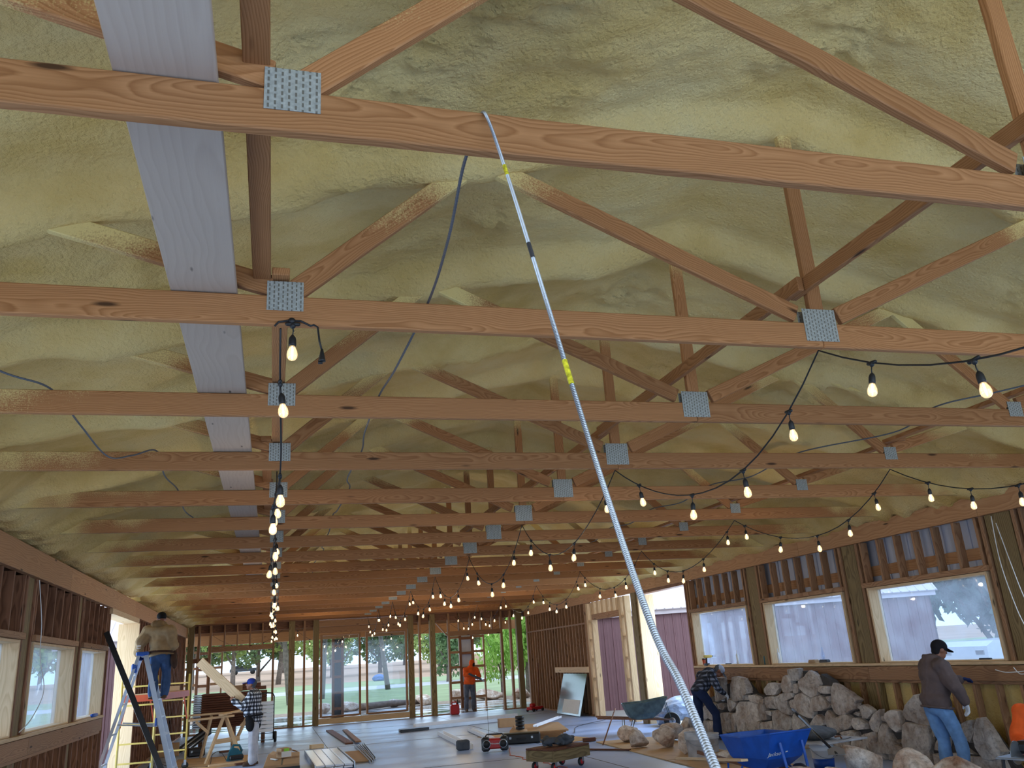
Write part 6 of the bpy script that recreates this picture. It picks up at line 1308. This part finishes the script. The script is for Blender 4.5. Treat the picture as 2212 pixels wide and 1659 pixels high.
# low boulders on the gravel bed
for i, (x, y, sx, sz) in enumerate([(3.3, 40.800000000000004, 1.4, .5), (5.6, 41.2, 1.0, .4), (6.9, 41.0, 1.9, .6), (8.4, 40.6, 1.2, .8), (9.9, 41.1, 1.6, .6), (2.2, 40.300000000000004, .8, .5), (11.4, 40.2, 1.2, .5)]):
    rock(x, y, terr(y), (sx, .9, sz), 200+i, i*.7, 'landscape boulder on the gravel bed, %s from the left' % ['second', 'third', 'fourth', 'fifth', 'sixth', 'first', 'seventh'][i], 'landscape boulders')
lg = MB().tube([(3.9, 40.6, .10), (5.3, 40.9, .14), (6.7, 40.8, .12)], [.16, .14, .11], 10); tag(lg.build('driftwood_log', M['bark'], None, None, True), 'weathered log lying on the gravel behind the picture windows', 'log')
# vehicles and small field things
def car(x, y, rz, label, m='paper', L=4.6, truck=False, name='car', dz=0):
    z = terr(y)+dz; Mx = TR(x, y, z, rz); t = empty(name, Mx, label, 'truck' if truck else 'car'); hw = .9
    low = MB(); prof = [(-L/2, .45), (-L/2, .85), (-L/2+.1, .98), (L/2-.35, .98), (L/2-.05, .85), (L/2, .5)] if not truck else [(-L/2, .55), (-L/2, 1.15), (.9, 1.15), (L/2-.3, 1.12), (L/2-.02, .98), (L/2, .55)]
    low.prism(prof, -hw, hw, Mx @ Matrix.Rotation(math.pi/2, 4, 'X')); low.build('body', M[m], t)
    cab = [(-L/2+.35, .96), (-L/2+.95, 1.45), (.45, 1.48), (1.15, .98)] if not truck else [(-.75, 1.13), (-.65, 1.78), (.75, 1.80), (1.35, 1.15)]
    MB().prism(cab, -hw+.08, hw-.08, Mx @ Matrix.Rotation(math.pi/2, 4, 'X')).build('cabin', M[m], t)
    gl_ = [(p[0]*.93+(.02), (p[1]-.95)*.85+.98) for p in cab] if not truck else [(-.66, 1.2), (-.58, 1.72), (.68, 1.73), (1.14, 1.2)]
    MB().prism(gl_, -hw+.07, hw-.07, Mx @ Matrix.Rotation(math.pi/2, 4, 'X')).build('side_window', M['blackplastic'], t)
    for sx in (-1, 1):
        for sy in (-1, 1): MB().lathe([(.05, -.1), (.33, -.11), (.36, 0), (.33, .11), (.05, .1)], 20).build('wheel', M['black'], t, Mx @ T(sx*L*.31, sy*(hw-.1), .36) @ Matrix.Rotation(math.pi/2, 4, 'X'), True)
    for s in (-1, 1): MB().cbox((.06, .32, .14), .02, (L/2-.02, s*.62, .82)).build('headlamp', M['steel'], t, Mx)
    return t
M['truckwhite'] = plain('white_car_paint', srgb(206, 210, 216), .25, 0, .03)
car(22.7, 20.8, math.radians(180), 'white pickup truck parked outside the right window', 'truckwhite', 7.2, True, 'pickup_truck', .42)
heap('gravel_pile', (15.2, 15.6, -.15), (3.0, 2.4, 1.0), 71, M['dirt'], 'pale sand heap outside the right window in front of the truck', 'sand heap')
car(23.5, 72, .1, 'white car parked on the driveway behind the orange-hooded man'); car(-4.6, 158, .1, 'grey car far off in the field above the panel stack', 'grey')
hb = MB().lathe([(.02, -.75), (.85, -.75), (.9, -.6), (.9, .6), (.85, .75), (.02, .75)], 24); o = hb.build('hay_bale', M['field'], None, T(17.4, 78, terr(78)+.9) @ Matrix.Rotation(math.pi/2, 4, 'Y'), True); tag(o, 'round hay bale at the field edge', 'hay bale')
heap('blue_cover', (9.1, 78, terr(78)), (1.2, .9, .7), 73, M['coverblue'], 'blue covered mound on the lawn behind the right picture window', 'covered mound')
# folding chair and posts outside the left windows
for i, (x, y) in enumerate(((-5.2, 16.5), (-5.3, 20.5))): stick('porch_post', (x, y, -.15), (x, y, 3.0), .15, .15, 'pale', ['pale post outside the left window between the dark posts', 'pale post outside the window next to the left doorway'][i], 'post', None, (1, 0, 0))
fc = empty('folding_chair', T(-4.5, 15.4, -.12), 'pale folding chair outside the left window', 'chair')
for s in (-1, 1): MB().tube([(-4.3, 15.4+s*.22, -.12), (-4.75, 15.4+s*.22, .75)], .014, 6).build('leg', M['steel'], fc, None, True); MB().tube([(-4.75, 15.4+s*.2, -.12), (-4.3, 15.4+s*.2, .42)], .014, 6).build('leg', M['steel'], fc, None, True)
MB().cbox((.4, .42, .03), .01, (-4.5, 15.4, .33)).build('seat', M['paper'], fc); MB().bar((-4.66, 15.4, .5), (-4.78, 15.4, .8), .42, .02).build('backrest', M['paper'], fc)
